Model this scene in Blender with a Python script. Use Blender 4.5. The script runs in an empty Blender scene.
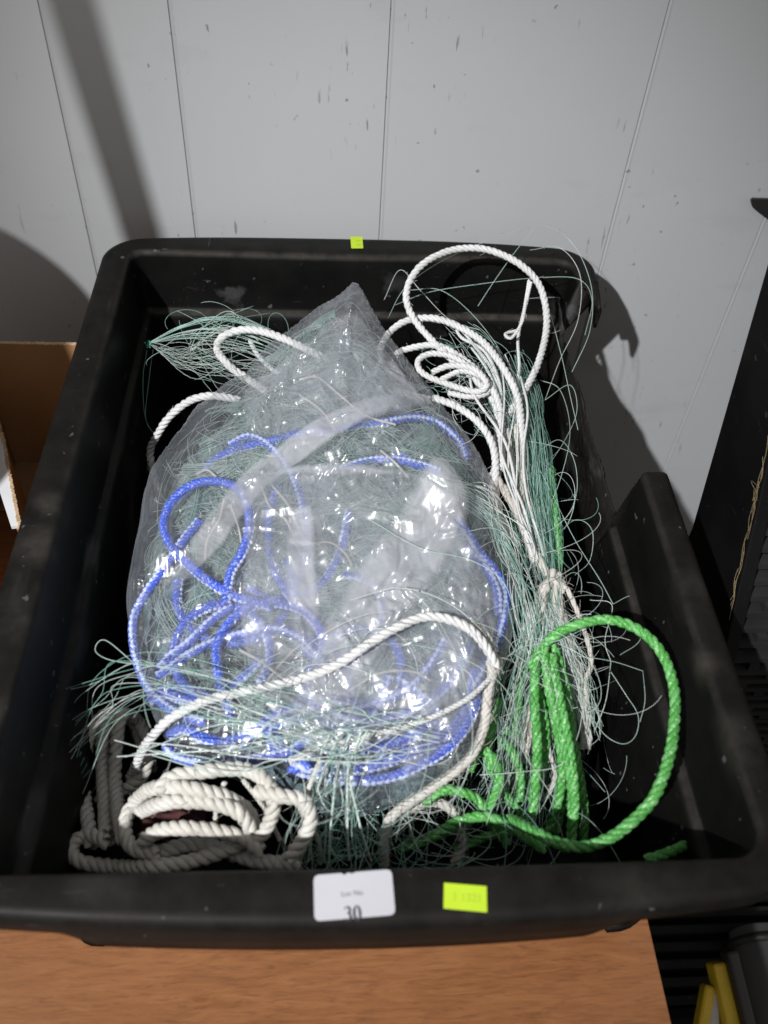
import bpy, math, random
import numpy as np
from mathutils import Matrix, Vector
rng = np.random.default_rng(7)
random.seed(7)
SC = bpy.context.scene
COL = SC.collection

# ---------------------------------------------------------------- camera geometry
F = 893.0; CX, CY = 384.0, 512.0; HC = 0.63
D = np.array([-61, 810, F]); D /= np.linalg.norm(D)
AY = np.array([-55, -990, F]); AY -= D * (AY @ D); AY /= np.linalg.norm(AY)
AU = -D; AX = np.cross(AY, AU)
R3 = np.stack([AX, AY, AU])                       # rows: world axes in camera coords

def ray(px, py):
    return R3 @ np.array([px - CX, py - CY, F])
def at_z(px, py, z):
    r = ray(px, py); return r * ((z - HC) / r[2]) + np.array([0, 0, HC])
def at_y(px, py, y):
    r = ray(px, py); return r * (y / r[1]) + np.array([0, 0, HC])
def at_x(px, py, x):
    r = ray(px, py); return r * (x / r[0]) + np.array([0, 0, HC])

# ---------------------------------------------------------------- object helpers
def empty(name, loc, label, cat, group=None):
    o = bpy.data.objects.new(name, None); COL.objects.link(o)
    o.empty_display_size = 0.02
    o.location = loc; tag(o, label, cat, group); return o
def tag(o, label, cat, group=None):
    o['label'] = label; o['category'] = cat
    if group: o['group'] = group
    return o
def mesh_obj(name, V, faces, mats, parent=None, midx=None, smooth=True, attr=None):
    """V (n,3); faces: (m,3|4) int array or list of lists"""
    me = bpy.data.meshes.new(name)
    V = np.asarray(V, dtype=np.float32)
    if isinstance(faces, np.ndarray):
        m, k = faces.shape
        me.vertices.add(len(V)); me.vertices.foreach_set('co', V.ravel())
        me.loops.add(m * k); me.loops.foreach_set('vertex_index', faces.astype(np.int32).ravel())
        me.polygons.add(m)
        me.polygons.foreach_set('loop_start', np.arange(0, m * k, k, dtype=np.int32))
        try: me.polygons.foreach_set('loop_total', np.full(m, k, dtype=np.int32))
        except Exception: pass
    else:
        me.from_pydata([tuple(map(float, v)) for v in V], [], faces)
    if not isinstance(mats, (list, tuple)): mats = [mats]
    for mm in mats: me.materials.append(mm)
    if midx is not None: me.polygons.foreach_set('material_index', np.asarray(midx, dtype=np.int32))
    me.polygons.foreach_set('use_smooth', np.full(len(me.polygons), smooth, dtype=bool))
    if attr:
        for an, av in attr.items():
            a = me.attributes.new(an, 'FLOAT', 'POINT'); a.data.foreach_set('value', np.asarray(av, dtype=np.float32))
    me.update(calc_edges=True); me.validate()
    o = bpy.data.objects.new(name, me); COL.objects.link(o)
    if parent is not None:
        o.parent = parent
        o.matrix_parent_inverse = Matrix.Identity(4)
        loc = Vector((0, 0, 0)); p = parent
        while p is not None:
            loc += p.location; p = p.parent
        o.location = -loc
    return o

class MB:
    def __init__(s): s.v = []; s.f = []; s.m = []
    def add(s, V, Fc, m=0):
        b = len(s.v); s.v += [tuple(map(float, p)) for p in V]
        s.f += [[i + b for i in f] for f in Fc]; s.m += [m] * len(Fc)
    def box(s, lo, hi, m=0, M=None):
        x0, y0, z0 = lo; x1, y1, z1 = hi
        V = [(x0,y0,z0),(x1,y0,z0),(x1,y1,z0),(x0,y1,z0),(x0,y0,z1),(x1,y0,z1),(x1,y1,z1),(x0,y1,z1)]
        if M is not None: V = [tuple(M @ Vector(p)) for p in V]
        s.add(V, [[3,2,1,0],[4,5,6,7],[0,1,5,4],[1,2,6,5],[2,3,7,6],[3,0,4,7]], m)
    def prism(s, poly, dirv, m=0):
        n = len(poly); a = [np.array(p, float) for p in poly]; b = [p + np.array(dirv) for p in a]
        Fc = [list(range(n))[::-1], list(range(n, 2 * n))] + [[i, (i+1) % n, n + (i+1) % n, n + i] for i in range(n)]
        s.add(a + b, Fc, m)
    def lathe(s, prof, c, n=40, m=0):
        V = []; Fc = []
        for r, z in prof:
            for k in range(n):
                a = 2 * math.pi * k / n; V.append((c[0] + r * math.cos(a), c[1] + r * math.sin(a), c[2] + z))
        for i in range(len(prof) - 1):
            for k in range(n):
                k2 = (k + 1) % n; Fc.append([i*n+k, i*n+k2, (i+1)*n+k2, (i+1)*n+k])
        s.add(V, Fc, m)
    def build(s, name, mats, parent=None, smooth=False, bevel=0):
        o = mesh_obj(name, s.v, s.f, mats, parent, s.m, smooth)
        if bevel:
            b = o.modifiers.new('bevel', 'BEVEL'); b.width = bevel; b.segments = 2; b.limit_method = 'ANGLE'
        return o

def crom(P, step):
    P = np.asarray(P, float)
    Q = np.vstack([2 * P[0] - P[1], P, 2 * P[-1] - P[-2]])
    out = []
    for i in range(1, len(Q) - 2):
        p0, p1, p2, p3 = Q[i-1:i+3]
        n = max(4, int(np.linalg.norm(p2 - p1) / step) + 1)
        t = np.linspace(0, 1, n, endpoint=False)[:, None]
        out.append(0.5 * (2*p1 + (p2-p0)*t + (2*p0-5*p1+4*p2-p3)*t*t + (3*p1-p0-3*p2+p3)*t**3))
    out.append(Q[-2][None]); C = np.vstack(out)
    s = np.r_[0, np.cumsum(np.linalg.norm(np.diff(C, axis=0), axis=1))]
    n = max(4, int(s[-1] / step))
    u = np.linspace(0, s[-1], n)
    return np.stack([np.interp(u, s, C[:, k]) for k in range(3)], 1), u
def frames(C):
    T = np.gradient(C, axis=0); T /= np.linalg.norm(T, axis=1)[:, None] + 1e-12
    N = np.zeros_like(T); a = np.array([0, 0, 1.0])
    if abs(T[0] @ a) > .9: a = np.array([1.0, 0, 0])
    n = a - T[0] * (a @ T[0]); n /= np.linalg.norm(n); N[0] = n
    for i in range(1, len(C)):
        n = n - T[i] * (n @ T[i]); n /= np.linalg.norm(n) + 1e-12; N[i] = n
    return T, N, np.cross(T, N)
def tubes(Cs, r, sides, cap=False):
    """Cs (n,M,3) centre lines, r scalar or (n,M) -> V, quads"""
    n, M, _ = Cs.shape
    T = np.gradient(Cs, axis=1); T /= np.linalg.norm(T, axis=2)[..., None] + 1e-12
    ref = np.zeros_like(T); ref[..., 2] = 1
    par = np.abs(T[..., 2]) > .97
    ref[par] = (0.3, 0.95, 0)
    N = np.cross(T, ref); N /= np.linalg.norm(N, axis=2)[..., None] + 1e-12
    B = np.cross(T, N)
    a = np.arange(sides) * 2 * np.pi / sides
    rr = np.broadcast_to(np.asarray(r, float), (n, M)) if np.ndim(r) else np.full((n, M), r)
    V = Cs[:, :, None, :] + rr[:, :, None, None] * (N[:, :, None, :] * np.cos(a)[None, None, :, None] + B[:, :, None, :] * np.sin(a)[None, None, :, None])
    idx = np.arange(n * M * sides).reshape(n, M, sides)
    q = np.stack([idx[:, :-1, :], np.roll(idx, -1, 2)[:, :-1, :], np.roll(idx, -1, 2)[:, 1:, :], idx[:, 1:, :]], -1).reshape(-1, 4)
    return V.reshape(-1, 3), q
class Bundle:
    """collects tube arrays into one mesh"""
    def __init__(s): s.V = []; s.Q = []; s.M = []; s.n = 0
    def add(s, V, Q, m=0):
        s.V.append(V); s.Q.append(Q + s.n); s.M.append(np.full(len(Q), m)); s.n += len(V)
    def rope(s, P, r, pitch=None, strands=3, sides=7, step=None, mats=None, wob=0.0, fat=.56):
        step = step or r * .34
        C, u = crom(P, step)
        if wob:
            k = rng.normal(size=(6, 3)); ph = rng.uniform(0, 6.28, 6); fr = rng.uniform(15, 70, 6)
            C = C + sum(wob / 2.5 * k[i] * np.sin(u * fr[i] + ph[i])[:, None] for i in range(6))
        T, N, B = frames(C)
        pitch = pitch or r * 4.9
        Cs = []
        for k in range(strands):
            a = 2 * np.pi * (u / pitch + k / strands) + .25 * np.sin(u * 31)
            off = r * (1 - fat) * 1.05
            Cs.append(C + off * (N * np.cos(a)[:, None] + B * np.sin(a)[:, None]))
        for k in range(strands):
            rad = r * fat * (1 + .06 * np.sin(u * 420 + k) + .05 * rng.normal(size=len(u)))
            V, Q = tubes(Cs[k][None], rad[None], sides)
            s.add(V, Q, mats[k] if mats else 0)
        return C
    def fibres(s, C, r, n, L, m=0, fr=.00011):
        n = int(n * .6); L = L * .8
        """loose fibres standing off a rope centre line C"""
        T = np.gradient(C, axis=0); T /= np.linalg.norm(T, axis=1)[:, None] + 1e-9
        i = rng.integers(2, len(C) - 2, n)
        d = rng.normal(size=(n, 3)); d -= T[i] * np.sum(d * T[i], 1)[:, None]; d /= np.linalg.norm(d, axis=1)[:, None]
        t = np.linspace(0, 1, 5)[None, :, None]
        ll = (L * rng.uniform(.3, 1, n))[:, None, None]
        tw = (T[i] * rng.choice([-1, 1], n)[:, None])[:, None]
        Cs = C[i][:, None] + d[:, None] * (r * .9 + ll * t * .45) + tw * ll * t * t * .9 + rng.normal(size=(n, 1, 3)) * ll * .3 * t * t
        V, Q = tubes(Cs, fr, 3); s.add(V, Q, m)
    def lines(s, Cs, r, sides=4, m=0):
        V, Q = tubes(Cs, r, sides); s.add(V, Q, m)
    def knots(s, P, r, m=0):
        """little tied knots: squashed octahedra"""
        n = len(P)
        o = np.array([[1,0,0],[-1,0,0],[0,1,0],[0,-1,0],[0,0,1],[0,0,-1]], float)
        sc = rng.uniform(.6, 1.4, (n, 1, 3)) * r
        V = (P[:, None] + o[None] * sc).reshape(-1, 3)
        f = np.array([[0,2,4,4],[2,1,4,4],[1,3,4,4],[3,0,4,4],[2,0,5,5],[1,2,5,5],[3,1,5,5],[0,3,5,5]])
        f = np.array([[0,4,2,5],[1,4,3,5],[2,4,1,5],[3,4,0,5]])
        Q = (f[None] + (np.arange(n) * 6)[:, None, None]).reshape(-1, 4)
        s.add(V, Q, m)
    def build(s, name, mats, parent=None):
        return mesh_obj(name, np.vstack(s.V), np.vstack(s.Q), mats, parent, np.concatenate(s.M), True)

# ---------------------------------------------------------------- materials
class NT:
    def __init__(s, name):
        s.m = bpy.data.materials.new(name); s.m.use_nodes = True
        s.t = s.m.node_tree; s.t.nodes.clear()
        s.out = s.n('ShaderNodeOutputMaterial')
        s.tc = s.n('ShaderNodeTexCoord')
        s.co = s.tc.outputs['Object']
    def n(s, typ, **kw):
        x = s.t.nodes.new(typ)
        for k, v in kw.items(): setattr(x, k, v)
        return x
    def l(s, a, b): s.t.links.new(a, b)
    def setin(s, sock, v):
        if isinstance(v, bpy.types.NodeSocket): s.l(v, sock)
        else:
            if hasattr(sock, 'default_value') and not np.isscalar(v) and len(v) == 3 and len(sock.default_value) == 4: v = (*v, 1)
            sock.default_value = v
    def noise(s, scale, detail=4, rough=.55, stretch=None, dist=0):
        x = s.n('ShaderNodeTexNoise'); x.inputs['Scale'].default_value = scale
        x.inputs['Detail'].default_value = detail; x.inputs['Roughness'].default_value = rough
        x.inputs['Distortion'].default_value = dist
        if stretch:
            mp = s.n('ShaderNodeMapping'); s.l(s.co, mp.inputs[0])
            mp.inputs['Scale'].default_value = stretch[:3]
            if len(stretch) > 3: mp.inputs['Rotation'].default_value = stretch[3:]
            s.l(mp.outputs[0], x.inputs['Vector'])
        else: s.l(s.co, x.inputs['Vector'])
        return x.outputs['Fac']
    def rng(s, v, a, b, c=0., d=1.):
        x = s.n('ShaderNodeMapRange'); s.setin(x.inputs[0], v)
        for i, k in enumerate((a, b, c, d)): s.setin(x.inputs[i + 1], k)
        return x.outputs[0]
    def math(s, op, a, b=0.):
        x = s.n('ShaderNodeMath', operation=op); s.setin(x.inputs[0], a); s.setin(x.inputs[1], b); return x.outputs[0]
    def mix(s, f, a, b):
        x = s.n('ShaderNodeMix', data_type='RGBA'); s.setin(x.inputs[0], f); s.setin(x.inputs[6], a); s.setin(x.inputs[7], b); return x.outputs[2]
    def bump(s, h, strength, dist=.001):
        x = s.n('ShaderNodeBump'); x.inputs['Strength'].default_value = strength; x.inputs['Distance'].default_value = dist
        s.l(h, x.inputs['Height']); return x.outputs[0]
    def attr(s, name):
        x = s.n('ShaderNodeAttribute'); x.attribute_name = name; return x.outputs['Fac']
    def pbr(s, col, rough=.5, nrm=None, spec=.5, metal=0., **kw):
        p = s.n('ShaderNodeBsdfPrincipled')
        s.setin(p.inputs['Base Color'], col); s.setin(p.inputs['Roughness'], rough)
        s.setin(p.inputs['Specular IOR Level'], spec); s.setin(p.inputs['Metallic'], metal)
        for k, v in kw.items(): s.setin(p.inputs[k.replace('_', ' ')], v)
        if nrm is not None: s.l(nrm, p.inputs['Normal'])
        return p.outputs[0]
    def mixs(s, f, a, b):
        x = s.n('ShaderNodeMixShader'); s.setin(x.inputs[0], f); s.l(a, x.inputs[1]); s.l(b, x.inputs[2]); return x.outputs[0]
    def done(s, sh): s.l(sh, s.out.inputs[0]); return s.m

def mat_wall():
    t = NT('painted_panel')
    big = t.noise(2.2, 3); fine = t.noise(60, 4)
    c = t.mix(t.rng(big, .3, .7), (.415, .43, .445), (.46, .475, .49))
    smudge = t.rng(t.noise(9, 4, .6, (1, 1, 2.2)), .60, .80, 0, .22)
    c = t.mix(smudge, c, (.24, .23, .215))
    # small scuffs and specks
    s1 = t.noise(105, 2, .5, (1, 1, .8, 0, .5, 0)); g1 = t.noise(7.5, 3)
    sp = t.math('MULTIPLY', t.rng(s1, .685, .73), t.rng(g1, .50, .60))
    s2 = t.noise(64, 3, .5, (3.2, 1, .5, 0, .9, 0)); g2 = t.noise(5.3, 2)
    sc = t.math('MULTIPLY', t.rng(s2, .67, .73), t.rng(g2, .50, .62))
    c = t.mix(t.math('MINIMUM', t.math('ADD', sp, sc), .55), c, (.075, .068, .06))
    c = t.mix(t.math('MULTIPLY', t.attr('dirt'), .12), c, (.05, .045, .04))
    emb = t.noise(140, 3, .6, (1, 1, .16))
    h = t.math('ADD', t.math('MULTIPLY', emb, .5), t.math('MULTIPLY', fine, .3))
    return t.done(t.pbr(c, t.rng(fine, .2, .8, .42, .58), t.bump(h, .25, .0006), .35))
def mat_black(name, base=.013, dust=.6, rough=.42, scr=1.0):
    t = NT(name)
    n1 = t.noise(14, 5, .6); n2 = t.noise(220, 3)
    c = t.mix(t.rng(n1, .35, .7), (base*.8, base*.8, base*.84), (base*1.35, base*1.33, base*1.32))
    d = t.math('MULTIPLY', t.attr('dust'), t.rng(t.noise(55, 5, .65), .25, .68, .1, 1))
    c = t.mix(t.math('MULTIPLY', d, dust), c, (.10, .091, .078))
    w = t.noise(30, 4, .6, (1, .25, 1)); wm = t.noise(6, 3)
    sc = t.math('MULTIPLY', t.rng(w, .58, .70), t.rng(wm, .48, .62))
    f1 = t.noise(120, 2, .5, (1, 1, 1)); 
    fl = t.math('MULTIPLY', t.rng(f1, .715, .75), .6)
    l1 = t.rng(t.noise(46, 3, .6, (7, .45, 4, 0, 0, .35)), .67, .74); l2 = t.rng(t.noise(52, 3, .6, (.4, 8, 4, 0, 0, .9)), .69, .75)
    ln = t.math('MULTIPLY', t.math('MULTIPLY', t.math('MAXIMUM', l1, l2), .34), t.rng(t.noise(11, 3), .48, .62))
    sm = t.math('MINIMUM', t.math('ADD', t.math('MAXIMUM', t.math('MULTIPLY', sc, .4), ln), fl), .8)
    c = t.mix(t.math('MULTIPLY', sm, scr), c, (.085, .085, .088))
    rg = t.math('ADD', t.rng(n1, .3, .7, rough - .07, rough + .1), t.math('MULTIPLY', t.attr('dust'), .25))
    return t.done(t.pbr(c, rg, t.bump(n2, .14, .0005), .13))
def mat_wood():
    t = NT('wood_veneer')
    g = t.noise(20, 7, .68, (1.0, 7, 7), 1.4); g2 = t.noise(90, 6, .65, (.6, 4.5, 4.5), .8); b = t.noise(5, 3, .5, (1, 3, 1))
    c = t.mix(t.rng(g, .3, .72), (.19, .070, .024), (.33, .142, .056))
    c = t.mix(t.rng(g2, .50, .70, 0, .75), c, (.125, .046, .018))
    c = t.mix(t.rng(b, .35, .75, 0, .4), c, (.36, .165, .075))
    return t.done(t.pbr(c, t.rng(g2, .2, .8, .36, .5), t.bump(g2, .15, .0005), .4))
def mat_plain(name, col, rough=.5, var=.15, scale=30, spec=.5, metal=0., bump=.1, dist=.0006):
    t = NT(name); n = t.noise(scale, 5, .6)
    a = tuple(x * (1 - var) for x in col); b = tuple(min(1, x * (1 + var)) for x in col)
    n2 = t.noise(scale * 7, 3)
    return t.done(t.pbr(t.mix(t.rng(n, .3, .7), a, b), t.rng(n, .2, .8, rough * .88, min(1, rough * 1.12)), t.bump(n2, bump, dist), spec, metal))
def mat_rope(name, col, dirt=(.3, .27, .22), dirtamt=.4, rough=.55, sheen=.2, fib=500, fleck=None):
    t = NT(name)
    n = t.noise(24, 4, .6); f = t.noise(fib, 3, .6); m = t.noise(170, 3)
    c = t.mix(t.rng(n, .35, .75, 0, dirtamt), col, dirt)
    c = t.mix(t.rng(m, .4, .8, 0, .35), c, tuple(x * .55 for x in col))
    if fleck: c = t.mix(t.rng(t.noise(620, 2, .5), .56, .66, 0, .75), c, fleck)
    p = t.pbr(c, rough, t.bump(f, .7, .0008), .4)
    tl = t.n('ShaderNodeBsdfTranslucent'); t.setin(tl.inputs[0], c)
    return t.done(t.mixs(.12, p, tl.outputs[0]))
def mat_line(name, col, trans=.3):
    t = NT(name)
    n = t.noise(20, 2)
    c = t.mix(t.rng(n, .35, .65), tuple(x * .8 for x in col), tuple(min(1, x * 1.15) for x in col))
    p = t.pbr(c, .22, None, .7)
    tl = t.n('ShaderNodeBsdfTranslucent'); t.setin(tl.inputs[0], c)
    tr = t.n('ShaderNodeBsdfTransparent')
    return t.done(t.mixs(trans, t.mixs(.3, p, tl.outputs[0]), tr.outputs[0]))
def mat_film(name, h0, h1, rough=.08, refl=.10, tint=(.93, .95, 1.0), thick=False):
    t = NT(name)
    lw = t.n('ShaderNodeLayerWeight'); lw.inputs[0].default_value = .5
    fc = lw.outputs['Facing']
    n = t.noise(16, 4, .6)
    hz = t.math('MULTIPLY', t.math('ADD', h0, t.math('MULTIPLY', t.math('POWER', fc, 2.5), h1)), t.rng(n, .3, .7, .65, 1.3))
    th = t.attr('thick') if thick else None
    if thick: hz = t.math('MULTIPLY', hz, th)
    df = t.n('ShaderNodeBsdfDiffuse'); t.setin(df.inputs[0], tint)
    tl = t.n('ShaderNodeBsdfTranslucent'); t.setin(tl.inputs[0], tint)
    tr = t.n('ShaderNodeBsdfTransparent'); t.setin(tr.inputs[0], (.985, .985, .985))
    body = t.mixs(hz, tr.outputs[0], t.mixs(.45, df.outputs[0], tl.outputs[0]))
    g1 = t.n('ShaderNodeBsdfGlossy'); g1.inputs['Roughness'].default_value = rough
    g2 = t.n('ShaderNodeBsdfGlossy'); g2.inputs['Roughness'].default_value = .30
    gg = t.mixs(.5, g1.outputs[0], g2.outputs[0])
    fr = t.math('ADD', refl, t.math('MULTIPLY', t.math('POWER', fc, 4.), .5))
    if thick: fr = t.math('MULTIPLY', fr, th)
    return t.done(t.mixs(fr, body, gg))

M = dict(
    wall=mat_wall(), black=mat_black('black_plastic', .0032, .75, .48, 1.25), crate_bar=mat_black('lightened_crate_plastic', .022, .5, .6, .5), crate=mat_black('black_crate_plastic', .004, .4, .55, .4),  # crate_bar has the slats' missing light put into its colour
    wood=mat_wood(), floor=mat_plain('floor_concrete', (.06, .055, .05), .7),
    card=mat_plain('cardboard', (.34, .19, .09), .8, .12, 12, .2), cardedge=mat_plain('cardboard_edge', (.5, .36, .22), .85, .3, 160, .2),
    white_card=mat_plain('white_card', (.62, .64, .66), .55, .06, 20, .4), 
    label=mat_plain('label_paper', (.455, .455, .495), .6, .02, 40, .3), ink=mat_plain('black_ink', (.03, .03, .035), .6, .1),
    greyink=mat_plain('grey_ink', (.16, .16, .18), .6, .1),
    neon=mat_plain('neon_paper', (.44, .62, .03), .6, .03, 60, .3), neonink=mat_plain('faded_ink', (.36, .5, .03), .6, .1),
    whiterope=mat_rope('white_rope_fibre', (.70, .71, .72), (.44, .43, .41), .4),
    oldrope=mat_rope('aged_rope_fibre', (.66, .65, .61), (.42, .39, .33), .6),
    twine=mat_rope('twine_fibre', (.60, .585, .55), (.42, .38, .33), .5),
    green=mat_rope('green_rope_fibre', (.09, .37, .075), (.05, .24, .055), .45, .40, fleck=(.34, .66, .30)),
    greenlt=mat_rope('pale_green_fibre', (.15, .47, .14), (.08, .32, .09), .45, .40, fleck=(.50, .75, .42)),
    blue=mat_rope('blue_rope_fibre', (.055, .115, .60), (.13, .18, .50), .45, .4, fleck=(.42, .50, .80)),
    bluewhite=mat_rope('blue_rope_fleck', (.55, .62, .90), (.3, .38, .8), .3, .4),
    line=mat_line('pale_monofilament', (.60, .76, .70), .42), linedark=mat_line('green_monofilament', (.34, .60, .52), .40),
    linewhite=mat_line('clear_monofilament', (.74, .80, .78), .25), knot=mat_plain('knot_green', (.10, .42, .30), .4),
    film=mat_film('clear_polythene', .082, .34, .085, .12, (.84, .895, 1.0)), flap=mat_film('loose_polythene', .20, .35, .09, .12, (.85, .90, 1.0), True), fold=mat_film('folded_polythene', .40, .45, .12, .12, (.88, .90, .97), True), bagline=mat_line('packed_filament', (.56, .68, .66), .45), bagdark=mat_line('packed_green_filament', (.36, .56, .52), .45), netcore=mat_plain('packed_net', (.10, .150, .168), .6, .85, 42, .4, 0, 1., .003),
    pale=mat_plain('dull_silver_paint', (.14, .14, .145), .35, .1), metal=mat_plain('dull_metal', (.55, .55, .56), .38, .15, 20, .5, 1.), dark=mat_plain('dark_paint', (.02, .02, .02), .5),
    yellow=mat_plain('yellow_plastic', (.62, .43, .02), .45, .15), bucket=mat_plain('bucket_plastic', (.08, .08, .085), .5),
    hay=mat_plain('dry_straw', (.22, .17, .09), .8, .3), red=mat_plain('red_cloth', (.045, .010, .009), .8, .3),
    dust=mat_plain('dusty_offwhite', (.5, .49, .47), .8),
)

# ---------------------------------------------------------------- setting
mb = MB(); mb.box((-3, -3, -.80), (3, 3, -.75)); fl = mb.build('floor', M['floor']); fl['kind'] = 'structure'

def build_wall():
    gx = [-1.25, -1.05, -.83, -.62, -.45, -.233, -.129, .0525, .2835, .4365, .61, .80, 1.02, 1.3]
    xs = [(-1.6, 0)]
    for g in gx: xs += [(g - .0009, 0), (g - .0005, .0014), (g + .0000, .0014), (g + .0016, -.0004), (g + .0034, 0)]
    xs.append((1.6, 0))
    zs = np.linspace(-.75, 1.3, 60); V = []; dirt = []
    for x, d in xs:
        for z in zs: V.append((x, .80 + d, z)); dirt.append(1.0 if d > .001 else 0)
    n = len(zs); Fc = [[i*n+j, (i+1)*n+j, (i+1)*n+j+1, i*n+j+1] for i in range(len(xs)-1) for j in range(n-1)]
    b = len(V)                                           # solid back
    V += [(-1.6, .82, -.75), (1.6, .82, -.75), (1.6, .82, 1.3), (-1.6, .82, 1.3)]; dirt += [0]*4
    Fc.append([b, b+3, b+2, b+1])
    o = mesh_obj('panelled_wall', V, Fc, M['wall'], None, None, False, {'dirt': dirt})
    tag(o, 'grey white painted panel wall with vertical grooves behind the black tote', 'wall')
build_wall()

tb = empty('wooden_table', (0, .4, -.75), 'brown wood veneer tabletop under the black tote', 'table')
mb = MB(); mb.box((-.62, -.25, -.028), (.221, .775, 0)); mb.build('tabletop', M['wood'], tb, bevel=.001)
for x, y in ((-.58, -.2), (.18, -.2), (-.58, .73), (.18, .73)):
    mb = MB(); mb.box((x - .025, y - .025, -.75), (x + .025, y + .025, -.028)); mb.build('leg', M['wood'], tb, bevel=.002)

# ---------------------------------------------------------------- tote
def perimeter():
    """outer rim outline, counter-clockwise; returns points, normals(in), side multiplier"""
    x0, x1, y0, y1, r = -.2005, .2475, .1505, .748, .036
    segs = []; st = .0016
    def line(a, b):
        a = np.array(a); b = np.array(b); L = np.linalg.norm(b - a); n = int(L / st)
        for t in np.linspace(0, 1, n, endpoint=False): segs.append((a + (b - a) * t, np.array([-(b-a)[1], (b-a)[0]]) / L))
    def arc(c, a0):
        n = 34
        for t in np.linspace(0, 1, n, endpoint=False):
            a = a0 + t * math.pi / 2; d = np.array([math.cos(a), math.sin(a)]); segs.append((np.array(c) + r * d, -d))
    line((x0 + r, y0), (x1 - r, y0)); arc((x1 - r, y0 + r), -math.pi/2)
    line((x1, y0 + r), (x1, y1 - r)); arc((x1 - r, y1 - r), 0)
    line((x1 - r, y1), (x0 + r, y1)); arc((x0 + r, y1 - r), math.pi/2)
    line((x0, y1 - r), (x0, y0 + r)); arc((x0 + r, y0 + r), math.pi)
    return np.array([s[0] for s in segs]), np.array([s[1] for s in segs])
RIM = .1786
def tote_profile(drop):
    return np.array([(.0012, -drop), (.0, -drop * .55), (.0, -.0065), (.0003, -.0035), (.0012, -.0013), (.0035, 0), (.0055, .0), (.0125, .0002), (.0185, 0), (.0205, -.0006),
        (.0218, -.0024), (.0224, -.005), (.0236, -.018), (.0250, -.036), (.0264, -.0535), (.0272, -.0562), (.0284, -.0575), (.0318, -.0590), (.0334, -.0606), (.0342, -.064),
        (.0395, -.09), (.0425, -.12), (.0455, -.15), (.0475, -.163), (.051, -.1695), (.058, -.172)])
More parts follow.
